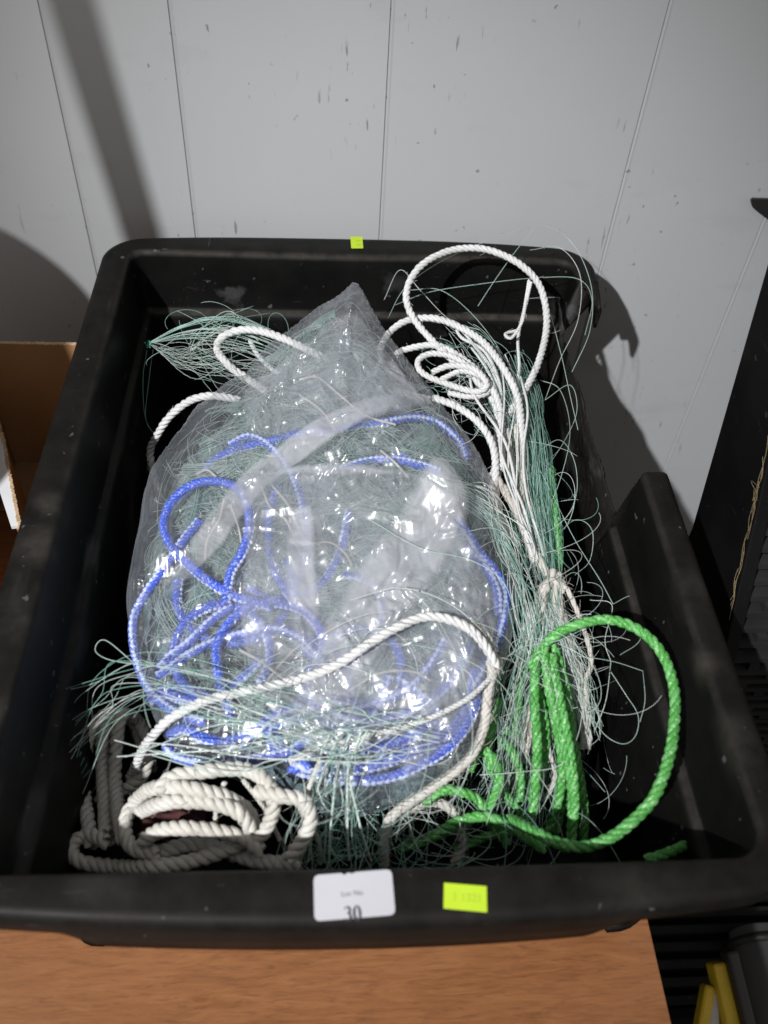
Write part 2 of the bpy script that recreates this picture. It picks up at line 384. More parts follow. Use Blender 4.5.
def build_tote():
    root = empty('storage_tote', (.02, .45, .0), 'large black plastic storage tote with a broken right rim, full of fishing gear', 'storage tote')
    P, Nn = perimeter(); n = len(P)
    nz = rng.normal(size=n); ker = np.exp(-np.linspace(-2, 2, 9)**2); ker /= ker.sum()
    jag = np.convolve(nz, ker, 'same') * 1.2
    jag2 = np.convolve(rng.normal(size=n), np.ones(31)/31, 'same') * 3
    V = []; dust = []; K = 26
    right = (P[:, 0] > .2474)
    SCUFF = [(at_z(52, 505, .18)[:2], .012, 1.), (at_z(40, 545, .18)[:2], .016, 1.), (at_z(700, 660, .18)[:2], .012, .9), (at_z(690, 590, .18)[:2], .02, .5), (at_z(735, 740, .18)[:2], .02, .6), (at_z(100, 885, .18)[:2], .02, .5), (at_z(640, 890, .18)[:2], .03, .4), (at_z(20, 620, .18)[:2], .02, .6)]
    for i in range(n):
        p, nn = P[i], Nn[i]; x, y = p
        front = max(0, nn[1]); rear = max(0, -nn[1]); left = max(0, nn[0]); rgt = max(0, -nn[0])
        mul = front**2 * .80 + rear**2 * 1.02 + left**2 * 1.06 + rgt**2 * .80
        tt = max(0, 1 - ((x - .0235) / .19)**2)
        bow = .0095 * tt
        drop = .020
        if front > .9:
            q = 1 - min(1, max(0, (abs(x - .012) - .122) / .022)); q = q * q * (3 - 2 * q)
            drop = .020 + .0185 * q
        pr = tote_profile(drop)
        s = np.arange(len(pr), dtype=float)
        st = 0.
        if right[i] and .449 + .004 * jag[i] < y < .694 + .003 * jag[i]:
            e = min(1, (y - .449) / .010, (.700 - y) / .012)
            st = 15.2 + .8 * jag2[i] + .12 * jag[i] - 2.5 * (1 - max(0, e))
            st = min(17.0, max(9, st))
        u = np.linspace(st, len(pr) - 1, len(pr)) if st > 0 else s
        d = np.interp(u, s, pr[:, 0]); z = np.interp(u, s, pr[:, 1])
        wgt = np.clip(1 - d / .024, 0, 1)
        mm = mul + (1 - mul) * np.clip((d - .024) / .03, 0, 1)
        px = x + nn[0] * d * mm; py = y + nn[1] * d * mm + (-bow * front + bow * rear) * wgt
        warp = .0007 * np.sin(i * .031) 
        for k in range(len(pr)):
            V.append((px[k], py[k], RIM + z[k] + warp * (1 if k < 14 else 0)))
            du = (.5 if rgt > .7 else 1.) * math.exp(-((u[k] - 16.6) / .8)**2) * (1. if not left > .7 else .35)
            if st > 0: du = .12 if k > 0 else .4
            if 8.4 < u[k] < 10.6: du = max(du, .22 if rear < .7 else .4)
            du = max(du, .10 if u[k] < 9 else .03)
            for (sx, sy), rr_, a_ in SCUFF: du = max(du, .55 * a_ * math.exp(-((px[k] - sx)**2 + (py[k] - sy)**2) / rr_**2) if u[k] < 12 else 0)
            dust.append(min(1, du))
    K = len(tote_profile(.02))
    Fc = []
    for i in range(n):
        j = (i + 1) % n
        for k in range(K - 1): Fc.append([i*K+k, j*K+k, j*K+k+1, i*K+k+1])
    c = len(V); V.append((.0235, .45, RIM - .172)); dust.append(0.1)
    for i in range(n): Fc.append([i*K+K-1, ((i+1) % n)*K+K-1, c])
    o = mesh_obj('shell', V, Fc, M['black'], root, None, True, {'dust': dust})
    so = o.modifiers.new('wall', 'SOLIDIFY'); so.thickness = .0028; so.offset = 0
    # torn hook left hanging at the rear right corner
    mbk = []
    ys = np.linspace(.704, .664, 22); V = []; Fc = []
    for a, y in enumerate(ys):
        t = a / 21
        inner = (.0185 * (1 - t)**.8 + .0035 * (1 - t) + .001) * (1 + .12 * math.sin(a * 1.9))
        zb = -.030 + .0045 * math.sin(t * 11 + .5) + .010 * t
        pr = [(.0014, zb), (.0002, zb * .5), (.0, -.006), (.0010, -.0016), (min(inner, .0035), -.0001 - .004 * t), (inner, -.0008 - .007 * t)]
        for d, z in pr: V.append((.2475 - d * .8 - .0015 * t, y, RIM + z - .006 * t * t))
    for a in range(21):
        for k in range(5): Fc.append([a*6+k, a*6+k+1, (a+1)*6+k+1, (a+1)*6+k])
    o = mesh_obj('torn_rim', V, Fc, M['black'], root, None, True, {'dust': [.12] * len(V)})
    so = o.modifiers.new('wall', 'SOLIDIFY'); so.thickness = .0026; so.offset = 0
    return root
TOTE = build_tote()

# stickers -------------------------------------------------------------------
ZT = RIM + .0014 + .0003
def sticker(name, quad, mat, parent, th=.0004, rad=.0, label=None, nick=False):
    q = [np.array(p[:2]) for p in quad]; pts = []
    for i in range(4):
        a, b, c = q[i-1], q[i], q[(i+1) % 4]
        if rad:
            u = (a - b) / np.linalg.norm(a - b); v = (c - b) / np.linalg.norm(c - b)
            for t in np.linspace(0, 1, 6):
                p = b + u * rad * (1 - t)**2 + v * rad * t**2; pts.append(p)
        else: pts.append(b)
        if nick and i == 0:
            d = c - b
            for f, e in ((.36, 0), (.375, .0008), (.40, .0009), (.425, .0003), (.45, .0001), (.47, .0004), (.49, .0007), (.52, .0003), (.54, 0)):
                pts.append(b + d * f + np.array([0, -e]))
    mb = MB(); mb.prism([(p[0], p[1], ZT) for p in pts][::-1], (0, 0, th)); o = mb.build(name, mat, parent)
    if label: o['label'] = label
    return o
def text_obj(name, body, size, origin, ang, mat, parent, sx=1.0):
    cu = bpy.data.curves.new('t', 'FONT'); cu.body = body; cu.size = size; cu.align_x = 'CENTER'; cu.align_y = 'CENTER'
    to = bpy.data.objects.new('t', cu); COL.objects.link(to)
    dg = bpy.context.evaluated_depsgraph_get(); me = bpy.data.meshes.new_from_object(to.evaluated_get(dg))
    V = np.array([v.co[:] for v in me.vertices]); Fc = [list(p.vertices) for p in me.polygons]
    bpy.data.objects.remove(to); bpy.data.curves.remove(cu); bpy.data.meshes.remove(me)
    c, s = math.cos(ang), math.sin(ang); x = V[:, 0] * sx; y = V[:, 1]
    W = np.stack([origin[0] + c * x - s * y, origin[1] + s * x + c * y, np.full(len(V), origin[2])], 1)
    return mesh_obj(name, W, Fc, mat, parent, None, False)
lq = [at_z(*p, ZT) for p in ((313.5, 875.5), (391.5, 869.5), (395.5, 915), (314.5, 921.5))]
lab = sticker('lot_label', lq, M['label'], TOTE, rad=.0030, nick=True)
lab['label'] = 'white rounded lot label printed with number 30'
ldx = lq[1] - lq[0]; lang = math.atan2(ldx[1], ldx[0])
c0 = at_z(352, 893.5, ZT + .0006); text_obj('small_print', 'Lot No', .0036, c0, lang, M['greyink'], lab)
def serif30(parent):
    base = at_z(354, 921.5, ZT + .0006); ex = ldx[:2] / np.linalg.norm(ldx[:2]); ey = np.array([-ex[1], ex[0]])
    V = []; Fc = []
    def strip(pts, ws):
        b = len(V); n = len(pts)
        for i, (p, w) in enumerate(zip(pts, ws)):
            a = pts[max(0, i-1)]; c = pts[min(n-1, i+1)]; d = np.array(c) - np.array(a); d = d / (np.linalg.norm(d) + 1e-9); nn = np.array([-d[1], d[0]])
            for sg in (-1, 1):
                q = np.array(p) + sg * w * .5 * nn; q[1] = max(q[1], .00022)
                w2 = base[:2] + ex * q[0] + ey * q[1]; V.append((w2[0], w2[1], base[2]))
        for i in range(n-1): Fc.append([b+2*i, b+2*i+2, b+2*i+3, b+2*i+1])
    hh = .0072; u0 = -.0010
    # 3: upper and lower bowls, thick on the right
    def arcp(cx, cy, rx, ry, a0, a1, n=16):
        return [(cx + rx * math.cos(math.radians(a)), cy + ry * math.sin(math.radians(a))) for a in np.linspace(a0, a1, n)]
    top = arcp(-.0029, .0055, .0013, .0015, 165, -90); strip(top, [.0005 + .0007 * max(0, math.cos(math.radians(a))) for a in np.linspace(165, -90, 16)])
    bot = arcp(-.0030, .0022, .0016, .0020, 90, -165); strip(bot, [.0004 + .0009 * max(0, math.cos(math.radians(a))) for a in np.linspace(90, -165, 16)])
    z = arcp(.0018, .0037, .0014, .0034, 0, 360, 32); strip(z, [.0004 + .0009 * abs(math.cos(math.radians(a))) for a in np.linspace(0, 360, 32)])
    return mesh_obj('number', V, Fc, M['ink'], parent, None, False)
serif30(lab)
nq = [at_z(*p, ZT) for p in ((444, 883), (486.5, 886.5), (487, 912.5), (443.5, 908.5))]
st = sticker('neon_sticker', nq, M['neon'], TOTE); st['label'] = 'neon yellow price sticker with faded 11321 on the front rim'
d = nq[1] - nq[0]; text_obj('faded_number', '1 1321', .0058, at_z(467, 898, ZT + .0006), math.atan2(d[1], d[0]), M['neonink'], st, .92)
bq = [at_z(*p, ZT + .0004) for p in ((350.3, 236.6), (362.3, 236.6), (363.2, 248), (351.3, 248))]
st2 = sticker('neon_sticker', bq, M['neon'], TOTE); st2['label'] = 'small neon yellow sticker on the rear rim'
mb = MB()
for py in (240.5, 244.5):
    a = at_z(356, py, ZT + .001); mb.box((a[0], a[1] - .0005, a[2]), (a[0] + .004, a[1] + .0005, a[2] + .0001))
mb.build('faded_mark', M['neonink'], st2)

# ---------------------------------------------------------------- bag height field
BO = [(240,385,.138),(265,352,.150),(300,324,.165),(340,298,.185),(356,287,.196),(372,312,.186),(388,338,.172),(408,365,.158),(440,406,.150),(468,440,.147),(490,480,.146),
      (503,520,.142),(513,560,.137),(516,605,.131),(509,650,.126),(497,690,.121),(482,735,.116),(455,768,.111),(405,798,.105),(350,812,.10),(300,795,.10),(240,775,.105),
      (180,752,.106),(155,720,.106),(137,660,.108),(127,612,.110),(128,580,.114),(138,530,.120),(150,475,.126),(180,432,.131),(214,400,.134)]
def outline(L, step=.006):
    P = np.array([at_z(*p) for p in L]); P = np.vstack([P, P[:1]])
    C, _ = crom(P, step); return C[:-1]
def in_poly(X, Y, C):
    ins = np.zeros(X.shape, bool); n = len(C)
    for i in range(n):
        x0, y0 = C[i, :2]; x1, y1 = C[(i+1) % n, :2]
        c = ((y0 > Y) != (y1 > Y)) & (X < (x1 - x0) * (Y - y0) / (y1 - y0 + 1e-15) + x0); ins ^= c
    return ins
def nearest(X, Y, C):
    best = np.full(X.shape, 9.); bx = np.zeros_like(X); by = np.zeros_like(X); n = len(C)
    for i in range(n):
        a = C[i, :2]; b = C[(i+1) % n, :2]; d = b - a; L2 = d @ d + 1e-15
        t = np.clip(((X - a[0]) * d[0] + (Y - a[1]) * d[1]) / L2, 0, 1)
        qx = a[0] + t * d[0]; qy = a[1] + t * d[1]; dd = np.hypot(X - qx, Y - qy); m = dd < best
        best = np.where(m, dd, best); bx = np.where(m, qx, bx); by = np.where(m, qy, by)
    return best, bx, by
BC = outline(BO)
gs = .001
gx0, gy0 = BC[:, 0].min() - .004, BC[:, 1].min() - .004
GX, GY = np.meshgrid(np.arange(gx0, BC[:, 0].max() + .004, gs), np.arange(gy0, BC[:, 1].max() + .004, gs), indexing='ij')
BIN = in_poly(GX, GY, BC); BD, BNX, BNY = nearest(GX, GY, BC)
wsum = np.zeros_like(GX); zsum = np.zeros_like(GX)
for p in BC:
    w = 1 / ((GX - p[0])**2 + (GY - p[1])**2 + 1e-6)**1.5; wsum += w; zsum += w * p[2]
BZ = zsum / wsum
DOME = np.sqrt(np.clip(1 - (1 - np.clip(np.where(BIN, BD, 0) / .075, 0, 1))**2, 0, 1))
BH = BZ + .026 * DOME
def bag_h(x, y):
    i = np.clip(((np.asarray(x) - gx0) / gs).astype(int), 0, GX.shape[0] - 1); j = np.clip(((np.asarray(y) - gy0) / gs).astype(int), 0, GX.shape[1] - 1)
    return BH[i, j]
def bag_in(x, y):
    i = ((np.asarray(x) - gx0) / gs).astype(int); j = ((np.asarray(y) - gy0) / gs).astype(int)
    ok = (i >= 0) & (j >= 0) & (i < GX.shape[0]) & (j < GX.shape[1])
    return ok & BIN[np.clip(i, 0, GX.shape[0]-1), np.clip(j, 0, GX.shape[1]-1)] & (BD[np.clip(i, 0, GX.shape[0]-1), np.clip(j, 0, GX.shape[1]-1)] > .004)
def on_bag(px, py, off=0.):
    """where the sight line meets the bag surface raised by off"""
    z = .14
    for _ in range(40):
        p = at_z(px, py, z); z = .6 * z + .4 * (float(bag_h(p[0], p[1])) + off)
    return at_z(px, py, z)

from mathutils.geometry import delaunay_2d_cdt
class Facets:
    """piecewise flat crumple: random heights on a random triangulation"""
    def __init__(s, seed, lo, hi, spacing, stretch, ang):
        r = np.random.default_rng(seed); s.c, s.s = math.cos(ang), math.sin(ang); s.st = stretch
        cor = np.array([(x, y) for x in (lo[0], hi[0]) for y in (lo[1], hi[1])]); U = s.tr(cor[:, 0], cor[:, 1])
        s.u0 = U[0].min() - 2 * spacing; s.v0 = U[1].min() - 2 * spacing
        nu = int((U[0].max() - s.u0) / spacing) + 3; nv = int((U[1].max() - s.v0) / spacing) + 3
        gu, gv = np.meshgrid(np.arange(nu), np.arange(nv), indexing='ij')
        pu = (gu + r.uniform(-.46, .46, gu.shape)).ravel(); pv = (gv + r.uniform(-.46, .46, gv.shape)).ravel(); h = r.uniform(-1, 1, pu.size)
        ov, oe, of, orig, _, _ = delaunay_2d_cdt([Vector((a, b)) for a, b in zip(pu, pv)], [], [], 0, 1e-6)
        hh = [h[o[0]] if o else 0. for o in orig]
        s.q = 14; W = np.zeros((nu * s.q, nv * s.q)); s.sp = spacing
        for f in of:
            P = [(ov[i][0] * s.q, ov[i][1] * s.q) for i in f]; H = [hh[i] for i in f]
            a0 = max(0, int(min(p[0] for p in P))); a1 = min(W.shape[0] - 1, int(max(p[0] for p in P)) + 1); b0 = max(0, int(min(p[1] for p in P))); b1 = min(W.shape[1] - 1, int(max(p[1] for p in P)) + 1)
            if a1 <= a0 or b1 <= b0: continue
            A, B = np.meshgrid(np.arange(a0, a1 + 1), np.arange(b0, b1 + 1), indexing='ij')
            (x0, y0), (x1, y1), (x2, y2) = P; d = (y1 - y2) * (x0 - x2) + (x2 - x1) * (y0 - y2)
            if abs(d) < 1e-9: continue
            l0 = ((y1 - y2) * (A - x2) + (x2 - x1) * (B - y2)) / d; l1 = ((y2 - y0) * (A - x2) + (x0 - x2) * (B - y2)) / d; l2 = 1 - l0 - l1
            m = (l0 >= -1e-6) & (l1 >= -1e-6) & (l2 >= -1e-6); Z = l0 * H[0] + l1 * H[1] + l2 * H[2]
            W[a0:a1+1, b0:b1+1][m] = Z[m]
        s.W = W
    def tr(s, X, Y): return s.c * X + s.s * Y, (-s.s * X + s.c * Y) / s.st
    def __call__(s, X, Y):
        u, v = s.tr(X, Y); a = np.clip((u - s.u0) / s.sp * s.q, 0, s.W.shape[0] - 1.01); b = np.clip((v - s.v0) / s.sp * s.q, 0, s.W.shape[1] - 1.01)
        i = a.astype(int); j = b.astype(int); fa = a - i; fb = b - j; i1 = np.minimum(i + 1, s.W.shape[0] - 1); j1 = np.minimum(j + 1, s.W.shape[1] - 1)
        return (s.W[i, j] * (1-fa) * (1-fb) + s.W[i1, j] * fa * (1-fb) + s.W[i, j1] * (1-fa) * fb + s.W[i1, j1] * fa * fb)
class Crumple:
    def __init__(s, seed, C, ncr=70, amp=.0016, lowamp=.002, fine=.0004, explicit=(), facet=1.):
        r = np.random.default_rng(seed); lo = C[:, :2].min(0); hi = C[:, :2].max(0); s.c = []
        s.fac = [(Facets(seed + 50, lo, hi, .022, 2.2, 1.25 - 1.57), .0052 * facet), (Facets(seed + 51, lo, hi, .0105, 2.2, 1.9 - 1.57), .0023 * facet), (Facets(seed + 52, lo, hi, .0052, 1.5, .4), .0009 * facet)]
        s.ex = [(np.array(a[:2]), np.array(b[:2]), h, w, r.uniform(0, 6)) for a, b, h, w in explicit]
        for _ in range(ncr):
            p = lo + (hi - lo) * r.uniform(0, 1, 2); an = r.uniform(0, math.pi); L = r.choice([r.uniform(.006, .02), r.uniform(.012, .06)])
            q = p + L * np.array([math.cos(an), math.sin(an)])
            s.c.append((p, q, amp * r.uniform(.4, 1.4) * r.choice([1, 1, -1]), r.uniform(.0019, .006) if L > .02 else r.uniform(.0017, .003)))
        s.k = [(r.uniform(0, 6.28), r.uniform(70, 220), r.uniform(0, 6.28), r.uniform(.3, 1)) for _ in range(7)]; s.low = lowamp
        s.fk = [(r.uniform(0, 6.28), r.uniform(350, 900), r.uniform(0, 6.28), r.uniform(.3, 1)) for _ in range(7)]; s.fine = fine
        s.mk = [(r.uniform(0, 6.28), r.uniform(60, 140), r.uniform(0, 6.28)) for _ in range(4)]
    def __call__(s, X, Y):
        Z = np.zeros_like(X)
        for fn, am in s.fac: Z += am * fn(X, Y)
        for a, k, ph, w in s.k: Z += s.low / 2.5 * w * np.sin(k * (X * math.cos(a) + Y * math.sin(a)) + ph)
        wx = X + .004 * np.sin(95 * Y + 1) + .002 * np.sin(230 * X + 140 * Y); wy = Y + .004 * np.sin(110 * X + 2) + .002 * np.sin(190 * Y - 160 * X)
        mk = sum(np.sin(k * (X * math.cos(a) + Y * math.sin(a)) + p) for a, k, p in s.mk); mk = np.clip(.45 + .4 * mk, 0.05, 1.5)
        Fz = sum(w * (1 - np.abs(np.sin(k * .5 * (wx * math.cos(a) + wy * math.sin(a)) + p))) for a, k, p, w in s.fk)
        Z += s.fine * Fz * mk
        for p, q, h, w, ph in s.ex:          # long pinched creases, puckered along their length
            d = q - p; L = np.linalg.norm(d); d = d / L
            u = ((X - p[0]) * d[0] + (Y - p[1]) * d[1]) / L; v = -(X - p[0]) * d[1] + (Y - p[1]) * d[0] + .0012 * np.sin(u * L * 130 + ph); m = (u > 0) & (u < 1) & (np.abs(v) < w * 1.5)
            um = u[m]; pk = np.abs(((um * L / .0034 + ph) % 2) - 1) + .5 * np.abs(((um * L / .0021 + 2 * ph) % 2) - 1)
            Z[m] += (h * (1 - np.abs(v[m]) / w / 1.5) * np.sqrt(np.clip(4 * um * (1 - um), 0, 1)) * (.45 + .6 * pk))
        for p, q, h, w in s.c:
            d = q - p; L = np.linalg.norm(d); d = d / L
            u = ((X - p[0]) * d[0] + (Y - p[1]) * d[1]) / L; v = np.abs(-(X - p[0]) * d[1] + (Y - p[1]) * d[0])
            m = (u > 0) & (u < 1) & (v < w)
            Z[m] += (h * (1 - v[m] / w) * np.sqrt(np.clip(4 * u[m] * (1 - u[m]), 0, 1)))
        return Z

def sheet(name, C, zfun, mat, parent, gs=.0011, label=None, thick=None):
    """a film cut to the outline C (world xy), its height given by zfun"""
    x = np.arange(C[:, 0].min() - gs, C[:, 0].max() + 2*gs, gs); y = np.arange(C[:, 1].min() - gs, C[:, 1].max() + 2*gs, gs)
    X, Y = np.meshgrid(x, y, indexing='ij'); ins = in_poly(X, Y, C); d, nx, ny = nearest(X, Y, C)
    X2 = np.where(ins, X, nx); Y2 = np.where(ins, Y, ny)
    q_any = ins[:-1, :-1] | ins[1:, :-1] | ins[1:, 1:] | ins[:-1, 1:]
    idx = np.arange(X.size).reshape(X.shape)
    Q = np.stack([idx[:-1, :-1], idx[1:, :-1], idx[1:, 1:], idx[:-1, 1:]], -1)[q_any]
    Z = zfun(X2, Y2, np.where(ins, d, 0))
    V = np.stack([X2, Y2, Z], -1).reshape(-1, 3)
    used = np.unique(Q); rm = np.full(len(V), -1); rm[used] = np.arange(len(used)); V = V[used]; Q = rm[Q]
    at = {'thick': thick(X2, Y2, np.where(ins, d, 0)).reshape(-1)[used]} if thick else None
    o = mesh_obj(name, V, Q, mat, parent, attr=at)
    if label: o['label'] = label
    return o

bag = empty('plastic_bag', (0, .42, .08), 'crumpled clear plastic bag holding netting and blue rope, in the middle of the tote', 'plastic bag')
px_cr = [((192,527),(176,655),.0034,.0016),((124,610),(136,664),.0030,.0018),((149,590),(156,660),.0032,.0020),((258,535),(240,595),.003,.002),((300,598),(303,668),.003,.0018),
         ((410,640),(428,682),.003,.002),((368,598),(346,655),.003,.0016),((330,350),(290,400),.004,.004),((300,340),(262,420),.004,.004),((356,290),(330,390),.005,.004),
         ((360,290),(400,380),.004,.004),((340,310),(250,420),.003,.003),((270,385),(255,430),.004,.003),((230,590),(250,590),.003,.004),((175,560),(310,430),.002,.003),
         ((420,560),(365,680),.0026,.002),((470,520),(440,600),.0026,.002),((268,425),(300,345),.003,.002),((352,300),(345,385),.003,.002),((212,585),(192,682),.0028,.002),((400,690),(380,762),.0028,.002),((300,715),(288,782),.0028,.002),((255,430),(238,395),.003,.002),((480,560),(495,640),.0026,.002),((345,690),(330,745),.0028,.002),((240,610),(225,700),.0026,.0018),((240,480),(330,464),.002,.003),((330,464),(430,480),.002,.003),((380,320),(385,380),.003,.003),((200,640),(160,700),.003,.003),((180,690),(178,730),.003,.003)]
def wxy(p): return on_bag(p[0], p[1])
cr = Crumple(3, BC, 160, .0021, .0018, .00016, [(wxy(a), wxy(b), h, w) for a, b, h, w in px_cr])
def bag_top(X, Y, d): return bag_h(X, Y) + cr(X, Y) * np.clip(d / .008 + .2, 0, 1)
def bag_under(X, Y, d): 
    return np.maximum(bag_h(X, Y) - .002 - .085 * np.clip(d / .03, 0, 1)**.7, .02)
sheet('film', BC, bag_top, M['film'], bag, .0008)
C2 = BC.copy()
sheet('underside', BC, lambda X, Y, d: np.maximum(bag_h(X, Y) - .0012 - .085 * np.clip(d / .03, 0, 1)**.7, .02), M['film'], bag, .003)
def overlay(name, L, off, seed, label=None, mat='fold', lift=None, ncr=22, amp=.0016, low=.0012, fine=.0004, facet=.5, soft=.003, ends=()):
    C = np.array([on_bag(p[0], p[1], off) for p in L]); C, _ = crom(np.vstack([C, C[:1]]), .003); C = C[:-1]
    k = Crumple(seed, C, ncr, amp, low, fine, facet=facet)
    def zf(X, Y, d):
        z = bag_h(X, Y) + off + k(X, Y) * np.clip(d / .006 + .3, 0, 1) + cr(X, Y) * .35
        if lift: 
            lx, ly = lift[0][:2]; z = z + lift[1] * np.exp(-((X - lx)**2 + (Y - ly)**2) / lift[2]**2)
        return z
    E = [(on_bag(*p), R) for p, R in ends]
    def th(X, Y, d):
        t = np.clip(d / soft, 0, 1)
        for q, R in E: t = t * np.clip(np.hypot(X - q[0], Y - q[1]) / R, 0, 1)
        return t
    return sheet(name, C, zf, M[mat], bag, .0009, label, thick=th)
overlay('film_fold', [(402,394),(408,404),(350,430),(270,486),(212,556),(160,606),(156,596),(190,540),(250,466),(330,412)], .0035, 11, 'pale folded strip of film running diagonally', ncr=6, amp=.0008, low=.0005, fine=.00015, soft=.003, ends=[((405,398),.05),((158,601),.05)])
overlay('film_flap', [(236,480),(290,468),(350,462),(420,474),(455,500),(480,560),(478,640),(450,700),(390,740),(320,755),(262,700),(240,620),(246,540)], .0028, 12, 'loose front flap of film over the blue rope', 'flap', ncr=160, amp=.002, low=.002, fine=.0005, soft=.002)
overlay('gathered_neck', [(430,472),(449,482),(469,512),(456,552),(424,596),(396,636),(360,680),(327,730),(286,760),(290,700),(322,632),(355,570),(394,520)], .006, 13, 'milky gathered neck of the bag sticking up', lift=(on_bag(440, 495), .022, .028), ncr=90, amp=.003, low=.003, fine=.0007, soft=.007, ends=[((290,750),.05)])
overlay('film_fold', [(288,512),(312,508),(317,570),(320,620),(300,690),(290,640),(284,580)], .0045, 14, 'narrow pale strip of film in the middle', ncr=8, amp=.001, low=.0008, fine=.0002, soft=.004, ends=[((300,690),.06)])
overlay('film_fold', [(452,520),(480,545),(502,600),(496,660),(472,720),(430,765),(400,780),(420,700),(438,640),(446,580)], .004, 15, 'loose pale film at the right side of the bag', 'flap', ncr=60, amp=.002, low=.002, soft=.006)
overlay('film_fold', [(240,388),(300,345),(352,312),(385,350),(425,402),(380,420),(310,430),(250,432)], .003, 16, 'upper mouth flap of the bag', 'flap', ncr=70, amp=.0025, low=.002, soft=.005)
overlay('film_fold', [(250,478),(330,462),(420,476),(330,474)], .005, 17, None, 'fold', ncr=4, amp=.0006, low=.0004, fine=.0001, soft=.003, ends=[((420,476),.03)])

# ---------------------------------------------------------------- nets
def smooth_noise(n, Mp, k, amp):
    t = np.linspace(0, 1, Mp); out = np.zeros((n, Mp))
    for f in range(1, k + 1):
        out += rng.normal(size=(n, 1)) / f**.8 * np.sin(np.pi * f * t[None] * rng.uniform(.7, 1.3, (n, 1)) + rng.uniform(0, 6.28, (n, 1)))
    return out * amp
def keep_in(Cs):
    """strands stay inside the tote walls"""
    z = Cs[..., 2] = np.maximum(Cs[..., 2], .012); dz = np.clip(.178 - z, 0, .17)
    m = z < .176
    Cs[..., 1] = np.where(m, np.clip(Cs[..., 1], .174 + .16 * dz, .715 - .12 * dz), Cs[..., 1])
    Cs[..., 0] = np.where(m, np.clip(Cs[..., 0], -.170 + .16 * dz, .226 - .16 * dz), Cs[..., 0])
    return Cs
def hank(b, path, n, spread, Mp=48, r=.00022, curl=.5, mats=(0,), trim=.35, knots=0, flat=.6, kmat=None):
    """n filaments following a path [(px,py,z)], spread = widths along it"""
    C, u = crom([at_z(*p) for p in path], .002); T, N, B = frames(C)
    tt = np.linspace(0, 1, len(C)); sp = np.interp(tt, np.linspace(0, 1, len(spread)), spread)
    for m in range(len(mats)):
        nn = n // len(mats)
        a0 = rng.uniform(0, trim, nn); a1 = 1 - rng.uniform(0, trim, nn)
        s = a0[:, None] + (a1 - a0)[:, None] * np.linspace(0, 1, Mp)[None]
        ii = s * (len(C) - 1); i0 = np.clip(ii.astype(int), 0, len(C) - 2); f = (ii - i0)[..., None]
        P = C[i0] * (1 - f) + C[i0+1] * f; NN = N[i0]; BB = B[i0]; S = sp[i0]
        ang = rng.uniform(0, 6.28, (nn, 1)); rad = np.sqrt(rng.uniform(0, 1, (nn, 1)))
        o1 = S * (rad * np.cos(ang) + smooth_noise(nn, Mp, 4, curl * .45)); o2 = S * flat * (rad * np.sin(ang) + smooth_noise(nn, Mp, 4, curl * .45))
        Cs = P + NN * o1[..., None] + BB * o2[..., None]
        keep_in(Cs)
        b.lines(Cs, r, 4, mats[m])
        if knots:
            K = Cs[rng.integers(0, nn, knots), rng.integers(2, Mp - 2, knots)]; b.knots(K, .0006, kmat if kmat is not None else mats[m])
def loops(b, c, n, R, box, zlo, zhi, mats=(0,), r=.00022, Mp=40, arc=(1.5, 5.5), sq=.6, tilt=.5):
    """n loose arcs of filament scattered round a pixel centre (px,py) +- box"""
    for m in mats:
        nn = n // len(mats)
        px = c[0] + rng.normal(size=nn) * box[0]; py = c[1] + rng.normal(size=nn) * box[1]; z = rng.uniform(zlo, zhi, nn)
        P = np.array([at_z(a, bb, zz) for a, bb, zz in zip(px, py, z)])
        rad = rng.uniform(R[0], R[1], nn)[:, None]; a0 = rng.uniform(0, 6.28, nn)[:, None]; al = rng.uniform(*arc, nn)[:, None]
        t = np.linspace(0, 1, Mp)[None]; a = a0 + al * t; rr = rad * (1 + .25 * np.sin(a * rng.uniform(.5, 1.5, (nn, 1)) + rng.uniform(0, 6, (nn, 1))))
        e1 = rng.normal(size=(nn, 3)); e1[:, 2] *= tilt; e1 /= np.linalg.norm(e1, axis=1)[:, None]
        e2 = rng.normal(size=(nn, 3)); e2[:, 2] *= tilt; e2 -= e1 * np.sum(e1 * e2, 1)[:, None]; e2 /= np.linalg.norm(e2, axis=1)[:, None]
        Cs = P[:, None] + e1[:, None] * (rr * np.cos(a))[..., None] + e2[:, None] * (rr * sq * np.sin(a))[..., None]
        keep_in(Cs)
        b.lines(Cs, r, 4, m)
def curve_line(b, path, r=.00027, m=0, knots=0):
    C, _ = crom([at_z(*p) for p in path], .002); b.lines(C[None], r, 5, m)
    if knots:
        b.knots(C[rng.integers(2, len(C) - 2, knots)], .00085, 3)
NETM = [M['line'], M['linedark'], M['linewhite'], M['knot']]

